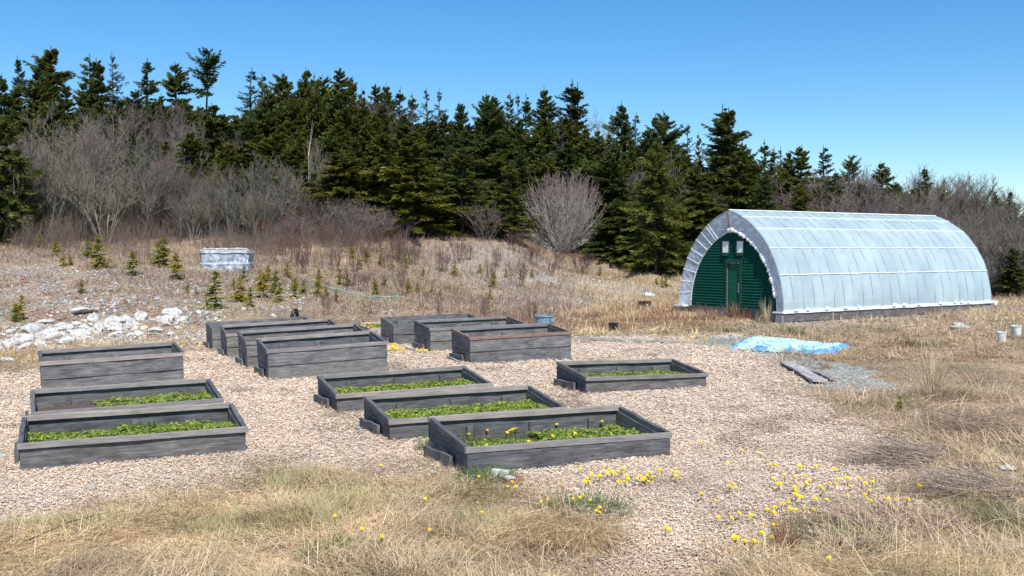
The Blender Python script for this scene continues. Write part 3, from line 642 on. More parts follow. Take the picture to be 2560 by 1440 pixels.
SKY = [  # px, ytop, depth, kind, width, label
 (3,190,70,'full',.8,"spruce cut by the left edge of the picture, tip beside the thin leftmost spire"),
 (45,145,72,'narrow',.9,"narrow spire like spruce second from the left edge on the skyline"),
 (130,122,74,'full',1.15,"broad dark spruce with the highest tip at the far left of the skyline"),
 (95,170,71,'full',.9,"lower shoulder spruce leaning against the highest tree at far left"),
 (222,140,74,'narrow',1.2,"spruce with a thin spiky tip, left one of the second dark group"),
 (242,152,72,'full',1.0,"bushy spruce half hiding a thin spiky tip, right after the first broad group"),
 (281,135,73,'thin',.9,"thin open spruce with flat tiers standing alone left of the small pyramid spruce"),
 (368,152,74,'narrow',1.4,"small pyramid shaped spruce top standing in a gap of the left skyline"),
 (437,160,73,'full',.9,"spruce top rising behind bare purplish twigs on the left skyline"),
 (515,127,76,'top',1.0,"flag shaped spruce crown on a bare stalk high above the left skyline"),
 (628,175,74,'thin',1.3,"greyish open spruce right of the deep skyline dip"),
 (656,190,76,'narrow',1.0,"narrow spruce tucked just right of the greyish open one"),
 (705,184,73,'full',.9,"flat topped ragged spruce left of the dense block"),
 (765,175,73,'full',.75,"slim spruce tip starting the dense dark block of the wood"),
 (785,186,75,'narrow',.9,"thin tip squeezed between the slim tips starting the dense block"),
 (805,192,73,'full',.8,"spruce top just left of the tallest tip of the dense block"),
 (848,174,72,'full',.95,"tallest spruce tip of the dense dark block left of the picture's middle"),
 (878,200,73,'full',.9,"sloping shoulder spruce right of the tallest tip of the dense block"),
 (905,225,76,'narrow',.9,"small narrow tip where the skyline steps down from the dense block"),
 (938,214,74,'full',.85,"left of two rounded bushy tips after the skyline step"),
 (966,211,74,'full',.85,"right of two rounded bushy tips after the skyline step"),
 (1000,222,76,'narrow',1.0,"small tip above the patch of bare purple twigs inside the wood"),
 (1030,236,76,'narrow',1.0,"tip right above the bare purple twig patch, shorter than its left neighbour"),
 (1066,224,75,'thin',.9,"thin spruce left of the lone spindle spruce near the middle"),
 (1098,227,75,'thin',.8,"lone spindle spruce standing clear of the skyline near the middle"),
 (1150,259,73,'full',.8,"light green spruce top in the low stretch of the skyline"),
 (1216,237,74,'full',.75,"left tip of a twin topped spruce before the three small spires"),
 (1236,240,74,'full',.75,"right tip of a twin topped spruce before the three small spires"),
 (1275,235,76,'narrow',.9,"leftmost of three small spires left of the big cone spruce"),
 (1294,238,77,'thin',.8,"middle and thinnest of three small spires left of the big cone spruce"),
 (1316,240,76,'narrow',1.0,"rightmost of three small spires left of the big cone spruce"),
 (1360,220,73,'full',1.0,"big cone spruce left of the tall dark twin spire"),
 (1430,205,72,'narrow',1.6,"tall dark spire spruce above the rounded willow, highest of the middle"),
 (1443,213,72.6,'narrow',1.2,"second leader close behind the tall dark spire above the willow"),
 (1555,259,72,'full',.95,"cone spruce right of the white stemmed birch"),
 (1590,286,74,'thin',.9,"greyish thin spruce between the birch and the close pair"),
 (1637,290,73,'narrow',1.2,"left and thinner of a close pair of spruces right of the birch"),
 (1660,282,72,'full',.85,"right and stouter of a close pair of spruces right of the birch"),
 (1720,312,74,'thin',.8,"pale thin spruce standing free above the grey bare trees"),
 (1747,336,73,'narrow',.6,"short stubby tip beside the big spruce above the greenhouse door"),
 (1808,267,66,'narrow',1.5,"left leader of the big spruce above the greenhouse door"),
 (1824,276,65,'full',1.25,"broad right leader of the big spruce above the greenhouse door"),
 (1911,354,68,'narrow',1.0,"small tip right after the big spruce above the greenhouse"),
 (1935,370,66,'narrow',.8,"dark small top left of the greyish one above the greenhouse roof"),
 (1950,371,67,'thin',.8,"greyish thin top above the left part of the greenhouse roof"),
 (1972,378,64,'full',.7,"spruce with split small tips above the left half of the greenhouse roof"),
 (2003,368,62,'full',1.0,"dark dense spruce with a thin leader above the middle of the greenhouse roof"),
 (2060,369,68,'narrow',1.2,"pointed spruce rising out of bare twigs above the greenhouse roof"),
 (2126,391,68,'top',.7,"flat tiered small spruce crown among bare trees right of the middle of the roof"),
 (2203,407,67,'full',.8,"isolated cone spruce among bare trees above the far part of the roof"),
 (2312,420,68,'narrow',1.1,"thin spruce wrapped in bare twigs above the far end of the greenhouse"),
 (2487,476,68,'full',.5,"small spruce top right of the round bare crown near the right edge"),
 (2526,478,68,'narrow',.9,"small bushy top nearest the right edge of the skyline"),
]
for px, yt, d, kd, w, lb in SKY: spruce(px, yt, d, kd, lb, "spruce tops on the skyline", w * (1.3 if px < 460 and kd == "full" else 1.15 if kd == "full" else 1.1))
MID = [
 (530,262,63,'full',1.25,"broad spruce standing in front of the left bare trees below the flag shaped crown"),
 (12,285,50,'full',.9,"dark spruce cut by the left edge behind the lichen grey shrubs"),
 (560,395,56,'full',.9,"dark half dead spruce bush above the white wrapped tank"),
 (690,330,60,'full',1.2,"leaning spruce left of the white dead snag"),
 (855,370,56,'full',1.2,"yellow green spruce right of the white dead snag"),
 (955,330,56,'full',1.1,"spruce left of the tall front one in the dense part"),
 (1030,330,54,'full',1.25,"front spruce with a pink brown tuft near its tip, at the foot of the mound"),
 (1155,370,55,'full',1.2,"big bushy spruce left of the small front one near the willow"),
 (1275,412,54.5,'full',1.0,"small front spruce just left of the rounded willow"),
 (1525,385,60,'full',1.15,"spruce directly right of the rounded willow"),
 (1405,310,68,'thin',1.1,"silver grey spruce behind the rounded willow"),
 (1225,255,66,'full',1.1,"spruce with flat spreading top below the twin topped one"),
 (1742,412,58,'full',1.2,"dark green spruce left of the greenhouse peak"),
 (1850,372,59,'full',1.3,"wide front spruce above the greenhouse's front edge"),
 (1915,440,56,'full',1.0,"low spruce above the left half of the greenhouse roof"),
 (2002,455,56,'full',.9,"spruce filling the gap over the middle of the roof"),
 (2090,430,58,'narrow',1.2,"dark slim spruce among bare trees above the roof"),
 (2160,500,56,'full',.5,"small dark spruce just above the roof line among bare trees"),
 (2530,620,46,'full',.85,"low spruce bush right of the far end of the greenhouse"),
]
for px, yt, d, kd, w, lb in MID: spruce(px, yt, d, kd, lb, "spruces standing in the front of the wood", w)
spruce(1640, 352, 55.5, 'near', "dense conical spruce standing alone in front, left of the greenhouse", "spruces standing in the front of the wood", .95)
skx = [-200,0,130,280,430,560,650,850,1000,1200,1400,1500,1650,1750,1830,1900,2050,2200,2350,2560,2800]
sky_ = [210,215,190,205,215,265,225,215,255,280,265,310,320,370,330,390,430,465,485,515,520]
def skyline(px): return float(np.interp(px, skx, sky_))
REG = [(-300,560,"dark spruce in the crowded ranks behind the bare trees at left","spruces crowded behind the left bare trees"),
       (560,1180,"dark spruce in the dense middle of the wood, top below the skyline","spruces crowded in the middle of the wood"),
       (1180,1700,"dark spruce crowded behind the rounded willow, top below the skyline","spruces crowded behind the willow"),
       (1700,2900,"dark spruce scattered behind the greenhouse, top below the skyline","spruces scattered behind the greenhouse")]
def reg(px):
    for a, b, l, g in REG:
        if a <= px < b: return l, g
rr = random.Random(5)
for d, off, stepx in ((71, 26, 56), (66.5, 62, 60), (62.5, 118, 76), (58.5, 185, 92)):
    px = -120 + rr.uniform(0, 40)
    while px < 2680:
        skip = (px > 2050 and rr.random() < .78) or (px < 430 and d < 64 and rr.random() < .6) or (1330 < px < 1500 and d < 60) or (1540 < px < 1700 and d < 62)
        if 540 < px < 760 and d < 62: skip = skip or rr.random() < .5
        if not skip:
            l, g = reg(px); yt = skyline(px) + off + rr.uniform(-18, 35)
            spruce(px, yt, d + rr.uniform(-1.5, 1.5), 'full' if rr.random() < .85 else 'narrow', l, g, rr.uniform(.9, 1.25))
        px += stepx * rr.uniform(.75, 1.25)

for px0, px1, stp, offs in ((560, 1010, 23, 26), (1010, 1500, 34, 24), (1500, 2060, 34, 18)):
    px = px0
    while px < px1:
        l, g = reg(px); spruce(px + rr.uniform(-8, 8), skyline(px) + offs + rr.uniform(-12, 30), rr.uniform(67, 71), 'full', l, g, rr.uniform(.85, 1.15)); px += stp * rr.uniform(.8, 1.2)
for px, yt, d in ((1775,430,60),(1885,405,61),(1965,425,60),(2045,465,60),(1700,440,63),(1480,420,63),(1345,395,64),(330,330,63),(250,300,64),(420,350,62),(150,300,64),(1110,400,58),(900,440,57),(1340,470,60),(475,330,59),(570,360,59),(620,300,62),(740,360,58),(60,330,66),(110,260,68),(200,270,68),(300,250,69),(380,255,69),(470,260,69),(2110,440,66),(2150,460,63),(2235,455,66),(2290,470,63),(2350,470,67),(2400,490,64),(2450,500,66),(2520,520,62),(2075,450,61)):
    l, g = reg(px); spruce(px, yt, d, 'full', l, g, 1.15)

# ------------------------------------------------------------------ bare trees and shrubs
def bare_meshes(seed, H, spread, stems, levels=3, kids=(5, 7, 6), r0=.05, low=(.2, .195, .175), high=(.17, .125, .115), upb=.25, dome=False, curve=.2, twr=.0065, trunky=False):
    """multi stem bush or small tree: returns (stems mesh, twigs mesh), both of tapering tubes"""
    r = np.random.default_rng(seed); segsA = []; segsB = []; ra = []; rb = []; lev = []
    def grow(p, d, ln, rad, lv):
        n = 3 if lv < levels else 2; pts = [p]; dd = d.copy()
        for i in range(n):
            dd = dd + r.normal(0, curve, 3) * .5 + np.array([0, 0, upb * .35]); dd /= np.linalg.norm(dd)
            q = pts[-1] + dd * ln / n; pts.append(q)
        for i in range(n):
            segsA.append(pts[i]); segsB.append(pts[i + 1]); ra.append(rad * (1 - .6 * i / n)); rb.append(rad * (1 - .6 * (i + 1) / n)); lev.append(lv)
        if lv < levels:
            for k in range(kids[lv]):
                f = r.uniform(.28, 1.0) * n; i = min(int(f), n - 1); q = pts[i] + (pts[i + 1] - pts[i]) * (f - i)
                nd = dd + r.normal(0, .30 if dome else (.55 if lv else .45), 3); nd[2] = abs(nd[2]) * .8 + upb; nd /= np.linalg.norm(nd)
                grow(q, nd, ln * r.uniform(.32, .55), max(rad * .5, twr), lv + 1)
    for s in range(stems):
        a = r.uniform(0, 6.283); th = spread * math.sqrt(r.random()) if stems > 1 else spread * r.random() * .3
        d = np.array([math.cos(a) * math.sin(th), math.sin(a) * math.sin(th), math.cos(th)])
        ln = H * (.72 if not trunky else .8) * r.uniform(.75, 1.05) * (1.0 if not dome else (1 - .22 * (th / max(spread, .1)) ** 2))
        grow(np.array([math.cos(a) * .12 * min(stems, 8) / 4, math.sin(a) * .12 * min(stems, 8) / 4, -.15]), d, ln, r0 * r.uniform(.6, 1.1), 0)
    A = np.array(segsA); B = np.array(segsB); ra = np.array(ra); rb = np.array(rb); lev = np.array(lev); out = []
    hz = np.clip(B[:, 2].max(), .1, 99)
    for msk, nm, mt, cc in ((lev < max(1, levels - 1), "bare_stems", "twigs", 0), (lev >= max(1, levels - 1), "bare_twigs", "twigs", 1)):
        V, q = tubes(A[msk], B[msk], np.maximum(ra[msk], twr), np.maximum(rb[msk], twr * .7), 3 if cc else 4)
        f = np.clip(np.linalg.norm(V[:, :2], axis=1) / (hz * .6) * .4 + V[:, 2] / hz * .75, 0, 1)[:, None] ** 1.5
        c = np.array([low]) * (1 - f) + np.array([high]) * f; c = c * r.uniform(.75, 1.25, (len(V) // (6 if cc else 8), 1)).repeat(6 if cc else 8, 0)
        me = mesh_np(nm, V, q, col=c); me.materials.append(MATS[mt]); out.append(me)
    return out
def dome_meshes(seed, H=4.9, Wd=3.0, n=330):
    r = np.random.default_rng(seed); A = []; B = []; ra = []; rb = []; cl = []
    for i in range(n):
        u = r.random() ** .5; a = r.uniform(0, 6.283); q = r.uniform(.80, 1.0); rad = Wd * u * q; top = H * (.36 + .64 * math.sqrt(max(0, 1 - u ** 2.2))) * q * r.uniform(.93, 1.03)
        if u > .88: top *= r.uniform(.55, 1.0)
        E = np.array([math.cos(a) * rad, math.sin(a) * rad, top]); S = np.array([math.cos(a) * .22 * r.random(), math.sin(a) * .22 * r.random(), -.1])
        C = np.array([math.cos(a) * rad * .62, math.sin(a) * rad * .62, top * .36]) + r.normal(0, .07, 3); m = 9; P = []
        for j in range(m + 1):
            f = j / m; P.append(S * (1 - f) ** 2 + 2 * C * f * (1 - f) + E * f * f + r.normal(0, .04, 3) * (0 < j))
        rr_ = .027 * r.uniform(.6, 1.2)
        for j in range(m):
            A.append(P[j]); B.append(P[j + 1]); ra.append(rr_ * (1 - .75 * j / m)); rb.append(rr_ * (1 - .75 * (j + 1) / m)); cl.append(j / m)
        for k in range(14):
            f = r.uniform(.38, 1.0) * m; j = min(int(f), m - 1); p = P[j] + (P[j + 1] - P[j]) * (f - j); d = (P[j + 1] - P[j]); d = d / np.linalg.norm(d) + r.normal(0, .38, 3) + np.array([0, 0, .25]); d /= np.linalg.norm(d); ln = r.uniform(.22, .62) * (1.25 - .5 * f / m)
            A.append(p); B.append(p + d * ln); ra.append(.0075); rb.append(.005); cl.append(.55 + .45 * f / m)
    A = np.array(A); B = np.array(B); cl = np.array(cl)[:, None] ** 2.4; col = np.array([[.60, .58, .53]]) * (1 - cl) + np.array([[.27, .20, .19]]) * cl; col *= r.uniform(.75, 1.2, (len(A), 1)); ra = np.array(ra); rb = np.array(rb); big = ra > .0076; out = []
    for msk, nm in ((big, "bare_stems"), (~big, "bare_twigs")):
        V, q = tubes(A[msk], B[msk], ra[msk], rb[msk], 3); me = mesh_np(nm, V, q, col=np.repeat(col[msk], 6, 0)); me.materials.append(MATS["twigs"]); out.append(me)
    return out
LICH = dict(low=(.215, .225, .185), high=(.17, .135, .11)); PURP = dict(low=(.20, .18, .16), high=(.165, .122, .12)); RED = dict(low=(.12, .085, .07), high=(.17, .09, .08))
BARE = {
 'vase': [bare_meshes(s, 5.5, .5, 9, kids=(6, 6, 5), r0=.05, twr=.009, **LICH) for s in (51, 52, 53)],
 'tree': [bare_meshes(s, 7.5, .3, 1, kids=(16, 9, 7), r0=.075, twr=.009, trunky=True, **PURP) for s in (61, 62, 63)],
 'shrub': [bare_meshes(s, 2.2, .55, 12, levels=2, kids=(6, 5), r0=.016, twr=.006, upb=.3, **RED) for s in (71, 72, 73)],
 'brush': [bare_meshes(s, 2.6, .8, 16, levels=2, kids=(7, 6), r0=.022, twr=.0075, upb=.2, **PURP) for s in (76, 77)],
 'willow': [dome_meshes(81)],
 'birch': [bare_meshes(86, 9, .12, 1, kids=(14, 8, 7), r0=.10, twr=.009, trunky=True, low=(.42, .38, .35), high=(.17, .10, .11))],
 'sapling': [bare_meshes(88, 4.6, .1, 1, levels=2, kids=(14, 5), r0=.045, twr=.008, trunky=True, low=(.30, .24, .19), high=(.22, .17, .14))],
 'snag': [bare_meshes(89, 6.5, .05, 1, levels=1, kids=(7,), r0=.11, twr=.02, trunky=True, curve=.07, low=(.55, .53, .5), high=(.5, .48, .45))],
}
NOM = {'vase': 5.6, 'tree': 8.2, 'shrub': 2.3, 'brush': 2.8, 'willow': 5.0, 'birch': 9.5, 'sapling': 5.0, 'snag': 6.0}
for k_, lst in BARE.items(): NOM[k_] = float(np.mean([max(v.co.z for v in m_.vertices) for pr in lst for m_ in pr[1:]])) 
def bare(px, ytop, d, kind, label, group=None, name="bare_tree", cat="bare tree", w=1.0, base=None):
    if base: g = hit(px, base); d = g.y
    top = at(px, ytop, d); zg = gz1(top.x, d); h = max(top.z - zg, .3); s = h / NOM[kind]; a, b = random.choice(BARE[kind])
    o = empty(name, (top.x, d, zg), label, cat, random.uniform(0, 6.28), group, (s * w, s * w, s))
    link("stems", a, None, o); link("twigs", b, None, o); return o
bare(1405, 412, 0, 'willow', "large rounded bare willow bush with whitish branches in front of the dark spruces", name="bare_shrub", cat="bare shrub", base=628, w=1.0)
bare(1575, 452, 0, 'sapling', "slender bare sapling with one pale stem between the willow and the front spruce", cat="bare tree", base=632)
bare(1925 - 215, 400, 62, 'vase', "grey bare tree left of the greenhouse peak", cat="bare tree")
bare(1928 - 280, 560, 0, 'shrub', "small leafless shrub at the foot of the front spruce", name="bare_shrub", cat="bare shrub", base=650)
bare(1495, 262, 74, 'birch', "birch with pale trunk and purple twigs above the willow", w=.8)
bare(1590, 370, 63, 'tree', "bare purplish tree between the willow and the front spruce", w=.9)
bare(1698, 365, 66, 'vase', "pale grey bare tree behind the front spruce's right side")
bare(770, 300, 57, 'snag', "white dead snag in front of the dense spruces", w=.3)
bare(790, 345, 58, 'vase', "thin pale bare tree right beside the white snag", w=.6)
bare(655, 345, 55, 'vase', "dome shaped pale bare tree above and right of the white wrapped tank", w=1.1)
bare(850, 480, 53, 'vase', "pale vase shaped bush at the forest edge right of the tank", name="bare_shrub", cat="bare shrub", w=1.2)
bare(1000, 245, 75, 'tree', "bare purple crown inside the dense spruces below the small tips")
bare(985, 255, 71, 'tree', "bare greyish crown just left of the purple one inside the spruces", w=.9)
bare(1212, 490, 54, 'brush', "purplish bare bush left of the willow at the top of the mound", name="bare_shrub", cat="bare shrub", w=.9)
bare(1455, 615, 0, 'shrub', "brown bushy shrub with a green tuft below the willow", name="bare_shrub", cat="bare shrub", base=692, w=1.25)
bare(1225, 430, 60, 'vase', "small pale dead tree left of the small front spruce", w=.5)
rr = random.Random(9)
for k in range(34):                          # lichen grey thicket trees at left
    px = rr.uniform(-80, 480); d = rr.uniform(51, 61); yt = 290 + (px - 100) ** 2 * .0004 + rr.uniform(-30, 90) + (58 - d) * 8
    bare(px, yt, d, 'vase' if rr.random() < .85 else 'tree', "lichen grey bare tree in the tangled thicket at left", "bare trees of the left thicket", w=rr.uniform(.8, 1.1))
for k in range(22):                          # purplish trees behind them
    px = rr.uniform(230, 700); d = rr.uniform(62, 70); yt = 225 + rr.uniform(0, 110) + (30 if px > 560 else 0)
    bare(px, yt, d, 'tree', "purplish bare tree among the spruces left of the dense block", "bare trees among the left spruces", w=rr.uniform(.8, 1.1))
for k in range(18):
    px = rr.uniform(430, 760); d = rr.uniform(52, 58); yt = rr.uniform(400, 490)
    bare(px, yt, d, 'vase', "dull grey bare bush behind and beside the white wrapped tank", "bare bushes behind the tank", w=rr.uniform(.9, 1.2), name="bare_shrub", cat="bare shrub")
for k in range(118):                          # bare wood at the right
    px = rr.uniform(2010, 2680) if k < 100 else rr.uniform(2400, 2700); d = rr.uniform(54, 76) if k < 100 else rr.uniform(46, 52)
    yt = float(np.interp(px, [2000, 2100, 2300, 2450, 2560, 2700], [405, 415, 432, 465, 495, 505])) + rr.uniform(-18, 40) + max(0, 66 - d) * 4
    bare(px, yt, d, 'tree' if rr.random() < .6 else 'vase', "bare purplish tree in the leafless wood behind the greenhouse's far end", "bare trees behind the greenhouse", w=rr.uniform(.85, 1.2))
for k in range(9):
    px = rr.uniform(1690, 2000); bare(px, rr.uniform(420, 500), rr.uniform(58, 66), 'tree', "bare tree showing between the spruces behind the greenhouse roof", "bare trees between spruces behind the roof", w=.9)
for px, yt, db in [(905,495,52),(950,505,52),(1000,530,53),(800,470,54),(760,520,52),(700,540,51),(880,540,50),(1110,540,56),(1170,530,56),(1310,560,57),(1340,575,57),(1480,540,61),(1530,560,61),(1560,580,61),(1690,545,60),(1715,560,58),(1740,570,58),(1500,590,60)]:
    bare(px, yt, db, 'brush', "purplish bush in the low fringe along the foot of the spruces", "bushes along the foot of the spruces", name="bare_shrub", cat="bare shrub", w=rr.uniform(.9, 1.3))
SHR = [(700,625),(735,640),(760,665),(820,610),(870,620),(905,640),(930,615),(770,625),(960,650),(1010,640),(1040,650),(1010,740),(870,700),(905,720),(1140,640),(1170,635),(1240,650),(1290,620),(1345,660),(1375,680),(1320,640),(1010,690),(840,660),(890,665),(1100,665),(1230,690),(1290,700),(985,630),(1395,665),(660,600),(630,580),(690,590),(740,600)]
for px, pb in SHR:
    g = hit(px, pb + 15); bare(px + rr.uniform(-8, 8), pb + 15 - rr.uniform(45, 85), g.y, 'shrub', "thin reddish leafless shrub standing on the grassy mound", "thin shrubs on the mound", name="bare_shrub", cat="bare shrub", w=rr.uniform(.6, .95))
for px, pb, h in [(815,790,70),(1100,800,60),(1215,800,75),(1330,800,70),(1065,760,40),(1580,660,30),(925,800,40)]:
    g = hit(px, pb); bare(px, pb - h, g.y, 'shrub', "single dry twiggy weed standing behind the far beds", "dry weeds behind the far beds", name="dry_weed", cat="dry weed", w=.5)

# brush thicket: low red brown stems nobody could count
def brush(name, label, n, region, hlo, hhi, c0, c1, seed, lean=.35, rad=.006):
    r = np.random.default_rng(seed); t0, t1, d0, d1 = region
    t = r.uniform(t0, t1, n); d = r.uniform(d0, d1, n); x = (t - 1280) / F * d; keep = vnoise(x, d, 1.6, seed) + r.normal(0, .2, n) > -.25 + .9 * ss(49, 44.5, d) * (seed == 91); x = x[keep]; d = d[keep]; t = t[keep]; n = len(x); z = gz(x, d)
    h = r.uniform(hlo, hhi, n) * (.7 + .35 * vnoise(x, d, 3.0, seed + 1)) ; a = r.uniform(0, 6.28, n); ln = lean * r.random(n)
    A = np.stack([x, d, z - .05], 1); M = A + np.stack([np.cos(a) * ln * h * .4, np.sin(a) * ln * h * .4, h * .5], 1); T = M + np.stack([np.cos(a) * ln * h * .8, np.sin(a) * ln * h * .8, h * .5], 1)
    As = [A, M]; Bs = [M, T]; 
    for k in range(5):
        f = r.uniform(.2, .95, n)[:, None]; P = np.where(f < .5, A + (M - A) * f * 2, M + (T - M) * (f - .5) * 2); b = r.uniform(0, 6.28, n); l2 = h * r.uniform(.15, .35, n)
        As.append(P); Bs.append(P + np.stack([np.cos(b) * l2 * .6, np.sin(b) * l2 * .6, l2 * .8], 1))
    nn = [len(q) for q in As]; A = np.concatenate(As); B = np.concatenate(Bs); ra = np.concatenate([np.full(n, rad), np.full(n, rad * .8)] + [np.full(n, rad * .7)] * 5)
    V, q = tubes(A, B, ra, ra * .6, 3); k = r.random((len(A), 1)); c = np.array([c0]) * (1 - k) + np.array([c1]) * k
    o = link(name, mesh_np(name, V, q, col=np.repeat(c, 6, 0)), "straw"); tag(o, label, "brush", kind="stuff")
brush("brush_thicket", "reddish brown leafless brush covering the slope in front of the left trees", 9000, (-150, 1010, 44.0, 56), .45, 1.9, (.15, .11, .09), (.31, .24, .20), 91)
brush("brush_thicket", "brown undergrowth between the left bare trees", 9000, (-150, 800, 53, 62), 1.4, 3.6, (.12, .085, .07), (.2, .165, .14), 92, rad=.009)
brush("brush_thicket", "purplish undergrowth of the leafless wood at right", 5500, (2330, 2750, 46, 66), 1.2, 3.4, (.14, .10, .09), (.2, .16, .14), 93, rad=.009)
brush("brush_thicket", "dark undergrowth along the foot of the spruces", 3000, (980, 2000, 60, 68), .8, 2.4, (.10, .08, .065), (.17, .13, .11), 94, rad=.008)
brush("weed_stems", "thin dry stems scattered over the grassy mound", 2600, (560, 1500, 38, 57), .3, .9, (.2, .13, .10), (.30, .22, .16), 95, rad=.0045)
brush("weed_stems", "rusty weeds in front of the stony strip behind the beds", 2600, (1150, 1800, 28.5, 41), .25, .6, (.30, .15, .10), (.38, .22, .15), 96, rad=.0035)

# ------------------------------------------------------------------ young spruces on the slope
SAPM = [spruce_meshes(s, H=10.0, Rb=3.4, nb=85, per=46, power=.7, base=.02, tone=(.30, .31, .05), tip=(.56, .52, .08), kite=2.6) for s in (101, 102, 103, 104)]
for tr_, cr_ in SAPM:                        # rescale the trunk and needle sizes for a metre high plant
    cr_.materials.clear(); cr_.materials.append(MATS["sapling_needles"])
SAPS = [(160,668,30),(175,668,26),(245,672,75),(220,650,45),(333,682,58),(400,665,60),(440,690,60),(410,668,70),(140,640,40),(75,618,35),(50,610,30),(20,612,40),(100,625,35),(205,735,35),(55,800,60),(40,805,45),(95,620,30),(470,725,25),(490,740,22),(540,768,88),(600,745,60),(625,760,45),(660,740,60),(690,730,55),(700,750,45),(735,745,45),(650,715,45),(610,700,35),(672,700,40),(718,690,35),(798,715,40),(795,745,45),(760,735,35),(815,755,30),(840,765,28),(740,720,30),(850,708,35),(870,712,25),(938,745,35),(935,735,30),(960,720,26),(1020,735,35),(1045,730,24),(1080,738,26),(1100,742,20),(1058,692,20),(1137,688,30),(1105,680,18),(1235,715,38),(1225,740,24),(1200,678,22),(1265,690,18),(1300,700,16),(915,655,34),(950,660,26),(900,675,24),(980,672,22),(1015,668,24),(880,645,30),(1500,690,22),(1330,700,20),(1455,692,22),(1655,722,25),(1665,725,30),(1640,720,20),(2245,700,20),(515,760,20),(585,720,30)]
for px, pb, hp in SAPS:
    g = hit(px, pb); h = hp / F * g.y * 1.1; tr_, cr_ = random.choice(SAPM)
    side = "on the stony slope left of the wrapped tank" if px < 490 else ("clustered between the wrapped tank and the tall beds" if px < 830 else "on the mound behind the tall beds")
    o = empty("spruce_sapling", g, "young yellow green spruce " + side, "spruce sapling", random.uniform(0, 6.28), {0: "young spruces", 1: "young spruces"}[0] + (" left of the tank" if px < 490 else " below the tank" if px < 830 else " on the mound"), (h * .14, h * .14, h * .1))
    link("trunk", tr_, None, o); link("crown", cr_, None, o)
o = empty("spruce_sapling", hit(2250, 1030), "tiny green conifer tuft in the dry grass at right", "spruce sapling", 1.0, None, (.03, .03, .025)); link("crown", SAPM[0][1], None, o)

# ------------------------------------------------------------------ grass and chips
def blades(x, y, z, ang, ln, lean, wd, col, droop=.5, rr_=None):
    n = len(x); B = np.stack([x, y, z], 1); u = np.stack([np.cos(ang), np.sin(ang)], 1); s = np.stack([-np.sin(ang), np.cos(ang)], 1)
    m = B.copy(); m[:, :2] += u * (ln * .55 * np.sin(lean))[:, None]; m[:, 2] += ln * .55 * np.cos(lean)
    l2 = np.minimum(lean + droop, 1.75); t = m.copy(); t[:, :2] += u * (ln * .45 * np.sin(l2))[:, None]; t[:, 2] += ln * .45 * np.cos(l2)
    t[:, 2] = np.maximum(t[:, 2], z + .004)
    w = np.zeros((n, 3)); w[:, :2] = s * wd[:, None] * .5; w[:, 2] = rng.uniform(-.5, .5, n) * wd * .5
    V = np.stack([B - w, B + w, m + w * .85, m - w * .85, t], 1).reshape(-1, 3); k = (np.arange(n) * 5)[:, None]
    return V, k + np.array([[0, 1, 2, 3]]), k + np.array([[3, 2, 4]]), np.repeat(col, 5, 0)
def sample(n, d0, d1, t0=-120, t1=2680):
    u = rng.uniform(1 / d1, 1 / d0, n); y = 1 / u; t = rng.uniform(t0, t1, n); return (t - 1280) / F * y, y, t
STR = np.array([.72, .53, .30]); BRN = np.array([.34, .25, .17]); GRN = np.array([.11, .17, .045]); PAL = np.array([.84, .66, .40]); RUS = np.array([.33, .185, .12])
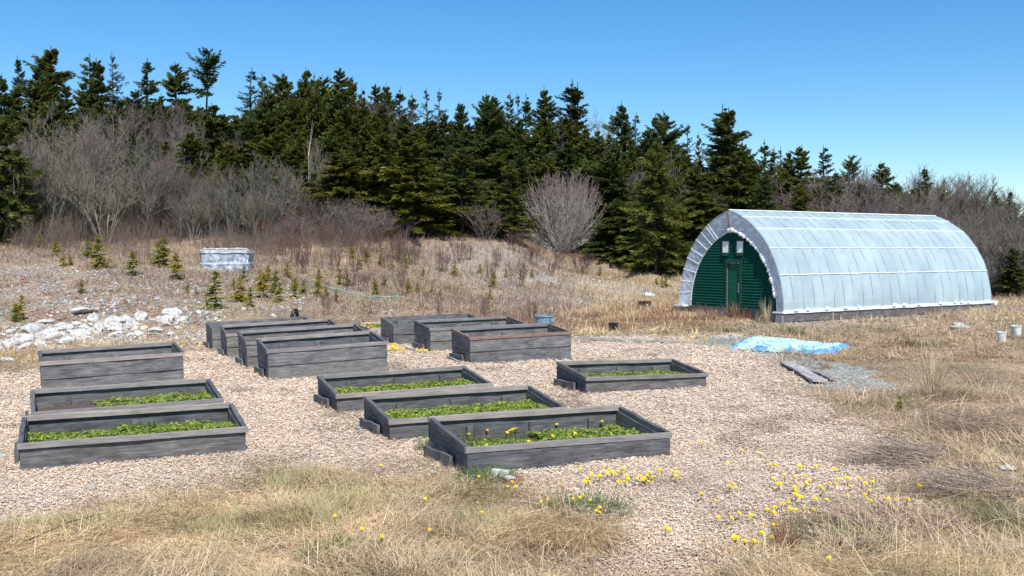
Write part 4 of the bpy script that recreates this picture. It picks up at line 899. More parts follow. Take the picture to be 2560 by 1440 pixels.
def grass_field(name, label, n, d0, d1, smin, smax, wd0, seed, t0=-120, t1=2680, extra=None):
    x, y, t = sample(n, d0, d1, t0, t1); chips = in_chips(x + rng.normal(0, .22, len(x)), y + rng.normal(0, .45, len(x))); grav = in_grav(x, y)
    p = np.where(chips, .012 + .05 * ss(.35, .8, vnoise(x, y, .6, 59)), np.where(grav, .32, 1.0)) * np.where(in_gh(x, y) | in_beds(x, y, .03), 0, 1)
    p = p * (.55 + .45 * ss(-.5, .2, vnoise(x, y, .5, 60)))
    p = p * np.where((t < 900) & (y > 25) & (y < 40), .5, 1)
    if extra is not None: p = p * extra(x, y, t)
    k = rng.random(len(x)) < p; x, y, t = x[k], y[k], t[k]; n = len(x); z = gz(x, y) - .01
    flow = vnoise(x, y, .9, 61) * 3.2 + vnoise(x, y, .28, 62) * 1.4 + 1.2; ang = flow + rng.normal(0, .95, n)
    cl = vnoise(x, y, .45, 63); ln = rng.uniform(smin, smax, n) * (.75 + .45 * cl); lean = np.clip(rng.normal(1.3, .2, n), .1, 1.52); up = rng.random(n) < .05; lean = np.where(up, rng.uniform(0, .5, n), lean)
    z = z + rng.random(n) ** 2 * .05 + .035 * np.clip(cl, 0, 1)
    wd = wd0 * rng.uniform(.6, 1.4, n) * np.clip(y / 11, .8, 3.2)
    a = rng.random((n, 1)); brown = ss(-.35, .55, .7 * vnoise(x, y, 1.3, 64) + .6 * vnoise(x, y, .35, 69) + rng.normal(0, .2, n))[:, None]
    right = (ss(1700, 2000, t) * ss(8, 13, y))[:, None] * .75; brown = np.clip(brown + right, 0, 1) * .76
    c = (STR * (1 - a) + PAL * a) * (1 - brown) + BRN * (.7 + .8 * a) * brown
    g = ss(.50, .85, vnoise(x, y, .75, 65) + rng.normal(0, .2, n) + .22 * ss(1900, 2200, t) * ss(13, 9, y))[:, None] * .55; c = c * (1 - g) + GRN * (.6 + .8 * a) * g
    gg = (ss(820, 960, t) * ss(1180, 1000, t) * ss(34, 37, y) * ss(45, 41, y))[:, None] * .75; c = c * (1 - gg) + GRN * (.7 + .7 * a) * gg
    ru = (ss(1200, 1400, t) * ss(1900, 1700, t) * ss(28, 31, y) * ss(44, 40, y) * (rng.random(n) < .5))[:, None]; c = c * (1 - ru) + RUS * (.7 + .7 * a) * ru
    pk = (ss(1500, 1350, t) * ss(26, 34, y))[:, None] * .7; c = c * (1 - pk) + np.array([.36, .27, .21]) * (.7 + .6 * a) * pk
    c = c * rng.uniform(.62, 1.25, (n, 1)); lean = np.where(g[:, 0] > .4, lean * .5, lean)
    V, q, tr_, cc = blades(x, y, z, ang, ln, lean, wd, c)
    o = link(name, mesh_np(name, V, q, tr_, col=cc), "straw"); tag(o, label, "grass", kind="stuff")
grass_field("dry_grass", "matted straw coloured dry grass in the foreground and at right", 520000, 6.3, 22, .05, .19, .0046, 1)
grass_field("dry_grass", "dry tan grass over the middle distance and the mound", 150000, 21, 62, .16, .42, .0065, 2)
def on_slope(x, y, t): return np.where(y > 36, 1, .3)
x = None
def slope_grass():
    n = 120000; y = rng.uniform(33, 58, n); t = rng.uniform(-150, 2700, n); x = (t - 1280) / F * y; k = ~in_gh(x, y) & (vnoise(x, y, 1.1, 67) > -.45 + .5 * ss(1100, 700, t) * ss(44, 38, y)); x, y, t = x[k], y[k], t[k]; n = len(x)
    z = gz(x, y) - .01; a = rng.random((n, 1)); br = ss(-.3, .5, vnoise(x, y, 2.5, 68) + rng.normal(0, .3, n))[:, None] * .75; c = (STR * (1 - a) + PAL * a) * (1 - br) + np.array([.27, .185, .15]) * (.7 + .6 * a) * br; pk = ss(1500, 1350, t)[:, None] * .8; c = c * (1 - pk) + np.array([.34, .255, .205]) * (.7 + .6 * a) * pk
    gold = (ss(1450, 1560, t) * ss(1760, 1700, t))[:, None] * .6; c = c * (1 - gold) + np.array([.58, .43, .22]) * (.8 + .4 * a) * gold
    V, q, tr_, cc = blades(x, y, z, rng.uniform(0, 6.28, n), rng.uniform(.15, .42, n), np.clip(rng.normal(.75, .35, n), 0, 1.4), .016 * rng.uniform(.6, 1.4, n), c)
    o = link("dry_grass", mesh_np("dry_grass", V, q, tr_, col=cc), "straw"); tag(o, "dry grass covering the rising slope and mound up to the wood", "grass", kind="stuff")
slope_grass()
def strands():
    n = 36000; x, y, t = sample(n, 6.5, 17); ch = in_chips(x, y); k = ~ch & ~in_grav(x, y) & (vnoise(x, y, .6, 77) + .25 * ss(1700, 2200, t) + rng.normal(0, .35, len(x)) > .15); x, y, t = x[k], y[k], t[k]; n = len(x); a = rng.random((n, 1))
    c = (np.array([.50, .36, .22]) * (1 - a) + np.array([.84, .68, .44]) * a) * rng.uniform(.7, 1.15, (n, 1)); rt = ss(1700, 2100, t)
    ang = vnoise(x, y, 1.1, 78) * 3.2 + rng.normal(0, .9, n); V, q, tr_, cc = blades(x, y, gz(x, y) + rng.uniform(.02, .07, n), ang, rng.uniform(.14, .34, n) * (1 + .5 * rt), np.clip(rng.normal(1.2, .3, n), .2, 1.5), rng.uniform(.003, .0065, n) * np.clip(y / 11, .8, 2), c, droop=.3)
    o = link("straw_strands", mesh_np("straw_strands", V, q, tr_, col=cc), "straw"); tag(o, "long bleached straw strands lying over the foreground grass", "grass", kind="stuff")
strands()

def wood_chips():
    x, y, t = sample(420000, 6.6, 27); k = inpoly(*jig(x + rng.normal(0, .25, len(x)), y + rng.normal(0, .45, len(x)), .5), CHIPS) & ~in_beds(x, y, .0); x, y = x[k], y[k]; n = len(x)
    z = gz(x, y) + rng.random(n) ** 1.5 * .022; a = rng.uniform(0, 6.28, n); far = np.clip(y / 12, .85, 1.7)
    l = rng.uniform(.006, .024, n) * far * np.where(rng.random(n) < .04, 2, 1); w = rng.uniform(.003, .008, n) * far; tl = rng.normal(0, .17, n); tw = rng.normal(0, .28, n)
    u = np.stack([np.cos(a) * l, np.sin(a) * l, tl * l], 1); v = np.stack([-np.sin(a) * w, np.cos(a) * w, tw * w], 1); c = np.stack([x, y, z + np.abs(tl) * l + .003], 1)
    th = np.array([[0, 0, .003]]) * far[:, None]
    V = np.stack([c - u - v, c + u - v * .7, c + u * .9 + v, c - u * .9 + v * .8], 1)
    V2 = V + th[:, None, :]; VV = np.concatenate([V, V2], 1).reshape(-1, 3); k8 = (np.arange(n) * 8)[:, None]
    Q = np.concatenate([k8 + np.array([[4, 5, 6, 7]]), k8 + np.array([[0, 1, 5, 4]]), k8 + np.array([[2, 3, 7, 6]])], 0)
    pal = np.array([[.72, .61, .50], [.80, .71, .61], [.64, .52, .42], [.70, .59, .50], [.48, .36, .28], [.60, .53, .46], [.32, .24, .19]]); pr = np.array([.25, .2, .17, .15, .09, .1, .04])
    ci = rng.choice(7, n, p=pr); cc = pal[ci] * rng.uniform(.8, 1.15, (n, 1)); dim = (.5 + .35 * vnoise(x, y, 1.4, 71) + .3 * vnoise(x, y, .5, 72))[:, None]; brn_ = (ss(.25, .75, vnoise(x, y, 1.1, 73) * .7 + vnoise(x, y, .4, 74) * .5 + .7 * ss(9.5, 7.2, y)) * .5)[:, None]; cc = cc * (.84 + .26 * dim) * np.array([[1.04, .99, .90]]) * (1 - brn_ * np.array([[.5, .58, .62]]))
    o = link("wood_chips", mesh_np("wood_chips", VV, Q, col=np.repeat(cc, 8, 0)), "chip"); tag(o, "pale pinkish wood chips spread between the raised beds", "wood chips", kind="stuff")
wood_chips()

def tuft(px, py, n, h, spread, label, abias=None, col=(.58, .47, .3), lean=(.05, .9), wd=.005, name="grass_tuft", flop=0.5, group=None, cat="grass tuft"):
    g = hit(px, py); r_ = np.sqrt(rng.random(n)) * spread * .35; a0 = rng.uniform(0, 6.28, n); x = r_ * np.cos(a0); y = r_ * np.sin(a0)
    ang = a0 + rng.normal(0, .5, n) if abias is None else rng.normal(abias, .75, n); c = np.array([col]) * rng.uniform(.6, 1.25, (n, 1))
    V, q, tr_, cc = blades(x, y, np.zeros(n), ang, h * rng.uniform(.45, 1.1, n), rng.uniform(lean[0], lean[1], n), wd * rng.uniform(.6, 1.3, n), c, droop=flop)
    o = link(name, mesh_np(name, V, q, tr_, col=cc), "straw", None, (g.x, g.y, g.z - .01)); tag(o, label, cat, group)
tuft(1400, 1350, 1500, .55, 1.3, "large drooping mop of straw at the bottom middle of the picture", abias=-1.45, lean=(.7, 1.3), flop=.7, col=(.74, .56, .34))
tuft(1010, 1445, 900, .28, 1.0, "straw mound at the bottom edge left of the big mop", lean=(.4, 1.2), flop=.6)
tuft(2330, 990, 170, .85, .35, "tall pale wispy grass tuft standing at right beyond the gravel", lean=(.05, .75), flop=.35, wd=.007)
tuft(2340, 1000, 500, .4, 1.2, "low fuzzy base of dry grass around the tall wispy tuft", col=(.45, .35, .24), lean=(.2, 1.1))
tuft(2480, 1000, 200, .7, .9, "leaning pale grass stalks near the right edge", lean=(.6, 1.2), flop=.3, wd=.006)
tuft(1218, 1205, 600, .16, .9, "green grass tuft at the front left corner of the nearest bed", col=(.12, .2, .06), lean=(.1, .8), cat="grass tuft")
tuft(1075, 1130, 140, .3, .4, "green grass growing between the nearest bed and its footing board", col=(.13, .2, .06), lean=(.05, .6))
tuft(1470, 1300, 700, .26, 1.1, "green tuft behind the big straw mop", col=(.12, .17, .06), lean=(.2, 1.0))
tuft(2090, 1360, 900, .2, 1.4, "green grass patch in the lower right foreground", col=(.11, .17, .05), lean=(.2, 1.0))
tuft(850, 1395, 500, .16, 1.0, "green grass patch in the straw near the bottom left of the middle", col=(.11, .18, .055), lean=(.2, .9))
tuft(1915, 810, 90, .9, .3, "tall pale weed stalks in front of the greenhouse's right corner", lean=(.0, .25), flop=.15, wd=.012)
tuft(1850, 800, 300, .7, 1.1, "reddish brown weeds leaning before the greenhouse door", col=(.36, .2, .13), lean=(.05, .6), wd=.011)
tuft(1780, 800, 300, .5, 1.3, "brown grass at the left foot of the green wall", col=(.42, .27, .18), lean=(.1, .9), wd=.011)
tuft(1965, 1385, 130, .42, .3, "thin rusty red weed in the lower right", col=(.3, .13, .08), lean=(.0, .4), wd=.004)
tuft(845, 1075, 300, .12, 1.0, "small dark green weed patch left of the second low bed", col=(.12, .15, .06), lean=(.3, 1.2), cat="weed")
tuft(1980, 1098, 90, .08, .25, "tiny green weed on the open chips at right", col=(.08, .14, .04), lean=(.3, 1.2), cat="weed")
tuft(248, 1199, 60, .07, .2, "tiny moss green weed on the chips below the nearest left bed", col=(.14, .15, .04), lean=(.3, 1.2), cat="weed")
for i, (px, py) in enumerate(((1650, 790), (1700, 800), (1600, 800), (1480, 790))): tuft(px, py, 260, .4, 1.8, "rust tinged dry grass clump between the beds and the greenhouse", col=(.42, .27, .18), lean=(.2, 1.1), wd=.012, group="rusty grass clumps before the greenhouse")

def twig_heap(px, py, n, sx, sy, h, label, col, dirn, seed):
    g = hit(px, py); r = np.random.default_rng(seed); x = r.normal(0, sx * .4, n); y = r.normal(0, sy * .4, n); fall = np.exp(-(x / sx) ** 2 - (y / sy) ** 2)
    z = r.random(n) * h * fall; a = dirn + r.normal(0, .95, n); l = r.uniform(.2, .7, n); up = r.uniform(-.05, .3, n)
    A = np.stack([x, y, z + .01], 1); B = A + np.stack([np.cos(a) * l, np.sin(a) * l, up * l], 1); B[:, 2] = np.maximum(B[:, 2], .01)
    V, q = tubes(A, B, .0035, .0018, 3); c = np.array([col]) * r.uniform(.6, 1.35, (n, 1))
    o = link("twig_heap", mesh_np("twig_heap", V, q, col=np.repeat(c, 6, 0)), "straw", None, (g.x, g.y, g.z)); tag(o, label, "twig heap")
twig_heap(2290, 1165, 400, .75, .38, .22, "dark brown tangle of fallen twigs over the right edge of the chips", (.44, .35, .28), 2.75, 1)
twig_heap(2440, 1245, 220, .8, .4, .2, "grey brown twigs lying in the grass near the right edge", (.46, .37, .3), 2.6, 2)
twig_heap(2400, 1090, 240, 1.0, .45, .25, "loose brown twigs behind the dark tangle at right", (.36, .27, .2), .5, 3)
twig_heap(2230, 1330, 150, .9, .5, .12, "thin purplish twigs over the lower right chips", (.38, .27, .24), 2.5, 4)
# long lying stalks
for i, (a, b, lb) in enumerate((((1950,1432),(2380,1335),"long pale stalk lying in the lower right grass"),((2170,1342),(2432,1248),"long pale stalk lying above the other at lower right"),((2420,1345),(2545,1320),"short pale stalk lying at the right edge"),((60,1370),(275,1305),"dark thin stick lying in the grass at lower left"),((1150,1250),(1235,1245),"grey twig lying in front of the brick"))):
    A = flat(*a); B = flat(*b); A.z = gz1(A.x, A.y) + .05; B.z = gz1(B.x, B.y) + .09; M = (A + B) / 2 + Vector((.0, .03, .03))
    V, q = tubes([tuple(A), tuple(M)], [tuple(M), tuple(B)], .006, .003, 5); o = link("dry_stalk", mesh_np("dry_stalk", V, q, col=np.full((len(V), 3), .42 if i < 3 else .12) * np.array([1, .82, .6])), "straw"); tag(o, lb, "stalk")

# ------------------------------------------------------------------ rocks
def rock_mesh(seed, flatn=.6, angular=.3):
    bm = bmo(); bmesh.ops.create_icosphere(bm, subdivisions=3, radius=.5); r = random.Random(seed)
    planes = [(Vector((r.gauss(0, 1), r.gauss(0, 1), r.gauss(0, 1))).normalized(), r.uniform(.27, .42)) for _ in range(11)]
    for v in bm.verts:
        for nrm, dd in planes:
            k = v.co.dot(nrm)
            if k > dd: v.co -= nrm * (k - dd) * .92
        v.co *= 1 + r.uniform(-.03, .03); v.co.z *= flatn; v.co.x *= 1.15
    return bm_mesh(bm, "rock")
RK = [rock_mesh(s, f) for s, f in ((1, .5), (2, .65), (3, .8), (4, .4), (5, .6), (6, .7))]
RKD = {}
for mn in ("rock_grey", "rock_slate", "brick_red"):
    RKD[mn] = []
    for m0 in RK: m1 = m0.copy(); m1.materials.append(MATS[mn]); RKD[mn].append(m1)
def rock(px, py, wpx, label, mn="rock_grey", group=None, var=None, name="rock", cat="rock"):
    g = hit(px, py); s = wpx / F * g.y; me = RKD[mn][(var if var is not None else random.randrange(6))]
    o = bpy.data.objects.new(name, me); COL.objects.link(o); o.location = (g.x, g.y, g.z + s * .12); o.rotation_euler = (random.uniform(-.3, .3), random.uniform(-.3, .3), random.uniform(0, 6.28)); o.scale = (s, s * random.uniform(.7, 1), s * random.uniform(.7, 1.1)); tag(o, label, cat, group)
BIGR = [(85,835,58,"large pale angular rock at the top left of the rubble line"),(55,862,62,"wide pale rock at the left end of the rubble, under the angular one"),(100,868,40,"squarish pale rock right of the wide one at the left end"),(170,860,48,"upright pale rock in the middle of the left rubble"),(130,850,40,"pale rock wedged left of the upright one"),(205,845,40,"light smooth rock above the tall empty bed at left"),(210,782,62,"broad whitish rock at the top of the rubble above the left bed"),(430,795,50,"big whitish rock near the right end of the rubble line"),(410,812,44,"flat pale rock just below the big right one"),(455,808,36,"small flat white rock at the right end of the rubble line"),(610,775,16,"round white stone on the slope behind the far beds"),(683,795,18,"tan round boulder left of the tyre"),(290,830,40,"flat light rock right of the middle of the rubble"),(20,905,34,"pale rock low at the left edge")]
for px, py, w, lb in BIGR: rock(px, py, w * 1.1, lb)
rr = random.Random(17)
for k in range(128):
    px = rr.triangular(-40, 520, 200); c = float(np.interp(px, [0, 100, 250, 520], [865, 845, 820, 815])); py = c + rr.gauss(0, 13); 
    rock(px, py, rr.choice([16, 20, 24, 28, 34, 42]), "pale grey rock of the rubble line along the left beds", group="rocks of the rubble line")
for k in range(26):
    px = rr.uniform(-20, 640); rock(px, rr.uniform(690, 800), rr.uniform(5, 12), "small pale stone scattered on the slope above the rubble line", group="stones on the left slope")
for k in range(54):
    px, py = rr.choice([(120, 775), (110, 790), (150, 800), (220, 745), (260, 755), (340, 755), (370, 765), (130, 728), (60, 700)]); rock(px + rr.gauss(0, 20), py + rr.gauss(0, 7), rr.uniform(6, 16), "broken red brick lump in the rubble slope at left", "brick_red", "red brick lumps on the left slope", name="brick_lump", cat="brick")
for k in range(50):
    u = rr.gauss(0, 1); px = 1822 + u * 26; py = 846 - max(0, 1 - abs(u) / 2) * rr.uniform(0, 14) + rr.uniform(-2, 5); rock(px, py, rr.uniform(7, 15), "grey slate stone of the little heap beside the tarp", "rock_slate" if rr.random() < .6 else "rock_grey", "stones of the heap by the tarp")
for k in range(22):
    px = rr.gauss(1480, 30); py = 712 + (px - 1480) * .05 + rr.gauss(0, 9); rock(px, py, rr.uniform(5, 11), "whitish stone in the patch right of the mound", group="stones right of the mound")
for k in range(22):
    px = rr.uniform(1280, 1620); rock(px, rr.uniform(757, 772), rr.uniform(4, 9), "whitish stone in the stony strip behind the rusty weeds", group="stones of the strip behind the weeds")
rock(2396, 826, 50, "flat grey stone carrying a white lump at right", "rock_slate", var=3); g = hit(2396, 826); 
rock(2396, 818, 26, "white lump lying on the flat grey stone at right", "rock_grey", var=1)
rock(1945, 960, 26, "pale stone left of the lying planks", var=3); rock(1722, 834, 14, "lone tan stone left of the slate heap"); rock(1820, 1410, 34, "flat blue green slate at the bottom right of the middle", "rock_slate", var=3); rock(235, 1228, 24, "flat blue green slate in the lower left chips", "rock_slate", var=3); rock(4, 1148, 26, "blue grey stone cut by the left edge", "rock_slate"); rock(2520, 1180, 40, "whitish stone near the right edge in the grass"); rock(2535, 1205, 30, "grey slate below the whitish stone near the right edge", "rock_slate"); rock(1997, 1040, 10, "small brown stone on the chips at right", "brick_red")

# loose gravel: small stones nobody could count
def gravel(name, label, pts, size, cols):
    x, y = pts; n = len(x); z = gz(x, y); s = size * rng.uniform(.5, 1.5, n); o8 = rng.uniform(.55, 1.0, (n, 6, 1)) * np.array([[[1,0,0],[0,1,0],[-1,0,0],[0,-1,0],[0,0,.7],[0,0,-.5]]]) * s[:, None, None]
    a = rng.uniform(0, 6.28, n); ca, sa = np.cos(a)[:, None], np.sin(a)[:, None]; X = o8[..., 0] * ca - o8[..., 1] * sa; Y = o8[..., 0] * sa + o8[..., 1] * ca
    V = np.stack([X + x[:, None], Y + y[:, None], o8[..., 2] + z[:, None] + .2 * s[:, None]], -1).reshape(-1, 3); k = (np.arange(n) * 6)[:, None]
    T = np.concatenate([k + np.array([[i, (i + 1) % 4, 4]]) for i in range(4)]); c = cols[rng.integers(0, len(cols), n)] * rng.uniform(.75, 1.2, (n, 1))
    o = link(name, mesh_np(name, V, None, T, col=np.repeat(c, 6, 0)), "chip"); tag(o, label, "gravel", kind="stuff")
GC = np.array([[.5, .49, .46], [.3, .33, .33], [.62, .6, .56], [.24, .27, .27], [.4, .36, .32]])
x, y, t = sample(26000, 13, 30, 1650, 2400); k = in_grav(x, y); gravel("gravel", "grey gravel around the tarp and the lying planks", (x[k], y[k]), .016, GC)
x, y, t = sample(42000, 24, 46, -150, 1000); k = (y > 24 + 3 * ss(500, 900, t)) & ~in_beds(x, y, .02) & ((t < 560) | (y > 34)) & (rng.random(len(x)) < .8 * ss(-.3, .5, vnoise(x, y, 1.3, 81))); gravel("gravel", "small stones strewn over the left slope", (x[k], y[k]), .035, np.vstack([GC, [[.34, .2, .16]]]))
x, y, t = sample(9000, 24, 40, -150, 760); k = (y > 25) & ~in_beds(x, y, .05) & ((t < 560) | (y > 33)) & (vnoise(x, y, 1.1, 83) > -.2); gravel("rubble", "coarse broken stones and brick bits on the left slope", (x[k], y[k]), .065, np.vstack([GC * .9, [[.3, .16, .12]], [[.33, .25, .18]]]))
x, y, t = sample(30000, 29.5, 42, 1830, 2700); gravel("gravel", "pale gravel strip along the greenhouse foundation", (x[(k := (~in_gh(x, y, .02)) & (y - (31.9 + .64 * (x - 8.7)) > -2.0))], y[k]), .02, GC * .9)
x, y, t = sample(12000, 40, 52, 1250, 1650); gravel("gravel", "whitish stones in the strip behind the rusty weeds", (x, y), .03, GC)

# ------------------------------------------------------------------ small things
def bucket_mesh(name, r0, r1, h, t=.006, rimr=.012, tilt=0):
    bm = bmo(); bm_lathe(bm, [(r0, 0), (r1 - .002, h * .9), (r1 + rimr, h * .9), (r1 + rimr, h), (r1 - t, h), (r0 - t, .012), (.001, .012)], 28); return bm_mesh(bm, name)
def put(px, py, me, m, name, label, cat, rz=0, rot=None, dz=0, group=None):
    g = hit(px, py); o = link(name, me, m, None, (g.x, g.y, g.z + dz), rot or (0, 0, rz)); tag(o, label, cat, group); return o
put(1534, 826, bucket_mesh("plant_pot", .11, .145, .25), "black_plastic", "plant_pot", "black tapered plant pot standing in the grass right of the tall beds", "plant pot")
b = empty("storage_bin", hit(1360, 838), "blue grey plastic bin standing behind the reddish railed bed", "bin", .3)
bm = bmo(); bm_lathe(bm, [(.21, 0), (.235, .30), (.255, .31), (.255, .34), (.24, .36), (.25, .52), (.275, .53), (.275, .57), (.245, .57), (.2, .02), (.001, .02)], 32); link("body", bm_mesh(bm, "body"), "grey_plastic", b)
bm = bmo(); bm_box(bm, .10, .20, -.29, -.25, .40, .50); bm_box(bm, .10, .12, -.285, -.24, .36, .42); link("handle", bm_mesh(bm, "handle"), "grey_plastic", b)
c = empty("storage_crate", hit(1611, 775), "black plastic crate lying in the grass near the greenhouse", "crate", .2)
bm = bmo(); bm_box(bm, -.22, .22, -.15, .15, 0, .025)
for a_ in ((-.22, .22, -.15, -.13), (-.22, .22, .13, .15), (-.22, -.2, -.13, .13), (.2, .22, -.13, .13)): bm_box(bm, *a_, .025, .24); bm_box(bm, a_[0] - .01, a_[1] + .01, a_[2] - .01, a_[3] + .01, .242, .265)
link("body", bm_mesh(bm, "body"), "black_plastic", c); bm = bmo(); bmesh.ops.create_icosphere(bm, subdivisions=2, radius=.04); link("label_spot", bm_mesh(bm, "label_spot"), "white_plastic", c, (.05, -.16, .12), None, (1, .15, 1))
j = empty("plastic_jug", hit(1622, 742) + Vector((0, 0, .10)), "white plastic jug lying on its side near the greenhouse", "jug", .1)
bm = bmo(); bm_lathe(bm, [(.09, -.2), (.115, -.18), (.115, .1), (.07, .18), (.035, .2), (.035, .24), (.001, .24)], 20); link("body", bm_mesh(bm, "body", True), "dirty_white", j, None, (0, math.pi/2, 0)); bm = bmo(); bm_lathe(bm, [(.04, .245), (.04, .28), (.001, .28)], 16); link("cap", bm_mesh(bm, "cap"), "white_plastic", j, None, (0, math.pi/2, 0))
for px, py, sc, lb in ((2504, 857, .9, "left and nearer of two white cylinders standing in the grass at right"), (2541, 845, 1.05, "right and larger of two white cylinders at the right edge")):
    bm = bmo(); bm_lathe(bm, [(.105 * sc, 0), (.12 * sc, .27 * sc), (.13 * sc, .275 * sc), (.13 * sc, .30 * sc), (.11 * sc, .30 * sc), (.10 * sc, .02), (.001, .02)], 28)
    put(px, py, bm_mesh(bm, "white_bucket"), "dirty_white", "white_bucket", lb, "bucket", rot=(R(4), R(-4), 0), group="white buckets at right")
# tyre standing behind the far left bed
bm = bmo(); seg = 28; sec = 10
ring = [[bm.verts.new(((.20 + .07 * math.cos(2*math.pi*k/sec)) * math.cos(2*math.pi*i/seg), .06 * math.sin(2*math.pi*k/sec), (.20 + .07 * math.cos(2*math.pi*k/sec)) * math.sin(2*math.pi*i/seg))) for k in range(sec)] for i in range(seg)]
for i in range(seg):
    for k in range(sec): bm.faces.new((ring[i][k], ring[(i+1) % seg][k], ring[(i+1) % seg][(k+1) % sec], ring[i][(k+1) % sec]))
g = hit(737, 838); o = link("tyre", bm_mesh(bm, "tyre", True), "black_plastic", None, (g.x, g.y, g.z + .50), (0.1, 0, 1.3), (.72, .9, .9)); tag(o, "small black tyre propped upright behind the farthest left bed", "tyre")
bm = bmo(); bm_box(bm, -.09, .09, -.05, .05, -.6, -.26); link("prop_block", bm_mesh(bm, "prop_block"), "black_plastic", o)
# hoses
def hose(pts, label, r=.02):
    P = [hit(*p) + Vector((0, 0, .06)) for p in pts]; P2 = []
    for i in range(len(P) - 1):
        for k in range(6): f = k / 6; P2.append(P[i].lerp(P[i + 1], f) + Vector((0, 0, .02 * math.sin(i * 6 + k))))
    P2.append(P[-1]); A = [tuple(p) for p in P2[:-1]]; B = [tuple(p) for p in P2[1:]]; V, q = tubes(A, B, r, r, 6); o = link("garden_hose", mesh_np("garden_hose", V, q, smooth=True), "hose_green"); tag(o, label, "hose")
hose([(762,707),(800,716),(840,728),(880,742),(920,751),(965,756),(1010,757)], "pale green hose running down the mound beside the young spruces", .022)
hose([(1464,755),(1490,750),(1530,748),(1560,746),(1590,750),(1603,760)], "pale green hose lying by the black crate", .022)
# tank wrapped in sheet with stones on top
def tank():
    g = hit(557, 672); z0 = g.z - .1; W_, D_, H_ = 1.95, 1.5, .95
    root = empty("wrapped_tank", (g.x, g.y + .7, z0), "white sheet wrapped tank on the slope with stones on top", "water tank", .12)
    V = []; seg = 72; rows = 14
    for r_ in range(rows + 1):
        f = r_ / rows
        for k in range(seg):
            a = 2 * math.pi * k / seg; ca, sa = math.cos(a), math.sin(a); e = .16
            x = math.copysign(abs(ca) ** e, ca) * W_ / 2; y = math.copysign(abs(sa) ** e, sa) * D_ / 2
            w = .035 * math.sin(k * .9 + math.sin(f * 6) * 2) * (1 - f * .6) + .025 * math.sin(k * 2.3 + f * 7); s = 1 + w - .04 * (1 - f) + (.05 if r_ == rows - 1 else 0)
            V.append((x * s, y * s, H_ * f + .02 * math.sin(k * 1.1) * (r_ == 0)))
    V.append((0, 0, H_ + .03)); idx = np.arange((rows + 1) * seg).reshape(rows + 1, seg); Q = np.stack([idx[:-1], np.roll(idx[:-1], -1, 1), np.roll(idx[1:], -1, 1), idx[1:]], -1).reshape(-1, 4)
    T = [(idx[-1][k], idx[-1][(k + 1) % seg], len(V) - 1) for k in range(seg)]
    link("sheet", mesh_np("sheet", np.array(V), Q, T, smooth=False), "wrap_sheet", root)
    A = []; B = []
    for k in range(seg):
        for hh in (H_ * .93, H_ * .45):
            a = 2 * math.pi * k / seg; a2 = 2 * math.pi * (k + 1) / seg; f_ = lambda a: (math.copysign(abs(math.cos(a)) ** .16, math.cos(a)) * W_ / 2 * 1.06, math.copysign(abs(math.sin(a)) ** .16, math.sin(a)) * D_ / 2 * 1.06, hh)
            A.append(f_(a)); B.append(f_(a2))
    V, q = tubes(A, B, .012, .012, 4); link("tie_rope", mesh_np("tie_rope", V, q), "white_plastic", root)
    bm = bmo(); bm_box(bm, -W_ / 2 - .03, W_ / 2 + .03, -D_ / 2 - .03, D_ / 2 + .03, H_ + .0, H_ + .035); link("lid", bm_mesh(bm, "lid"), "dirty_white", root)
    for k in range(17):
        me = RKD["rock_grey" if k % 3 else "rock_slate"][k % 6]; o = bpy.data.objects.new("rock", me); COL.objects.link(o); s = random.uniform(.2, .36)
        o.location = (g.x - W_ / 2 * .9 + W_ * .9 * k / 16, g.y + .7 - D_ / 2 * random.uniform(-.1, .9), z0 + H_ + .075); o.scale = (s, s, s * .5); o.rotation_euler = (0, 0, random.uniform(0, 6)); tag(o, "flat stone weighing down the top of the white wrapped tank", "rock", "stones on the wrapped tank")
tank()
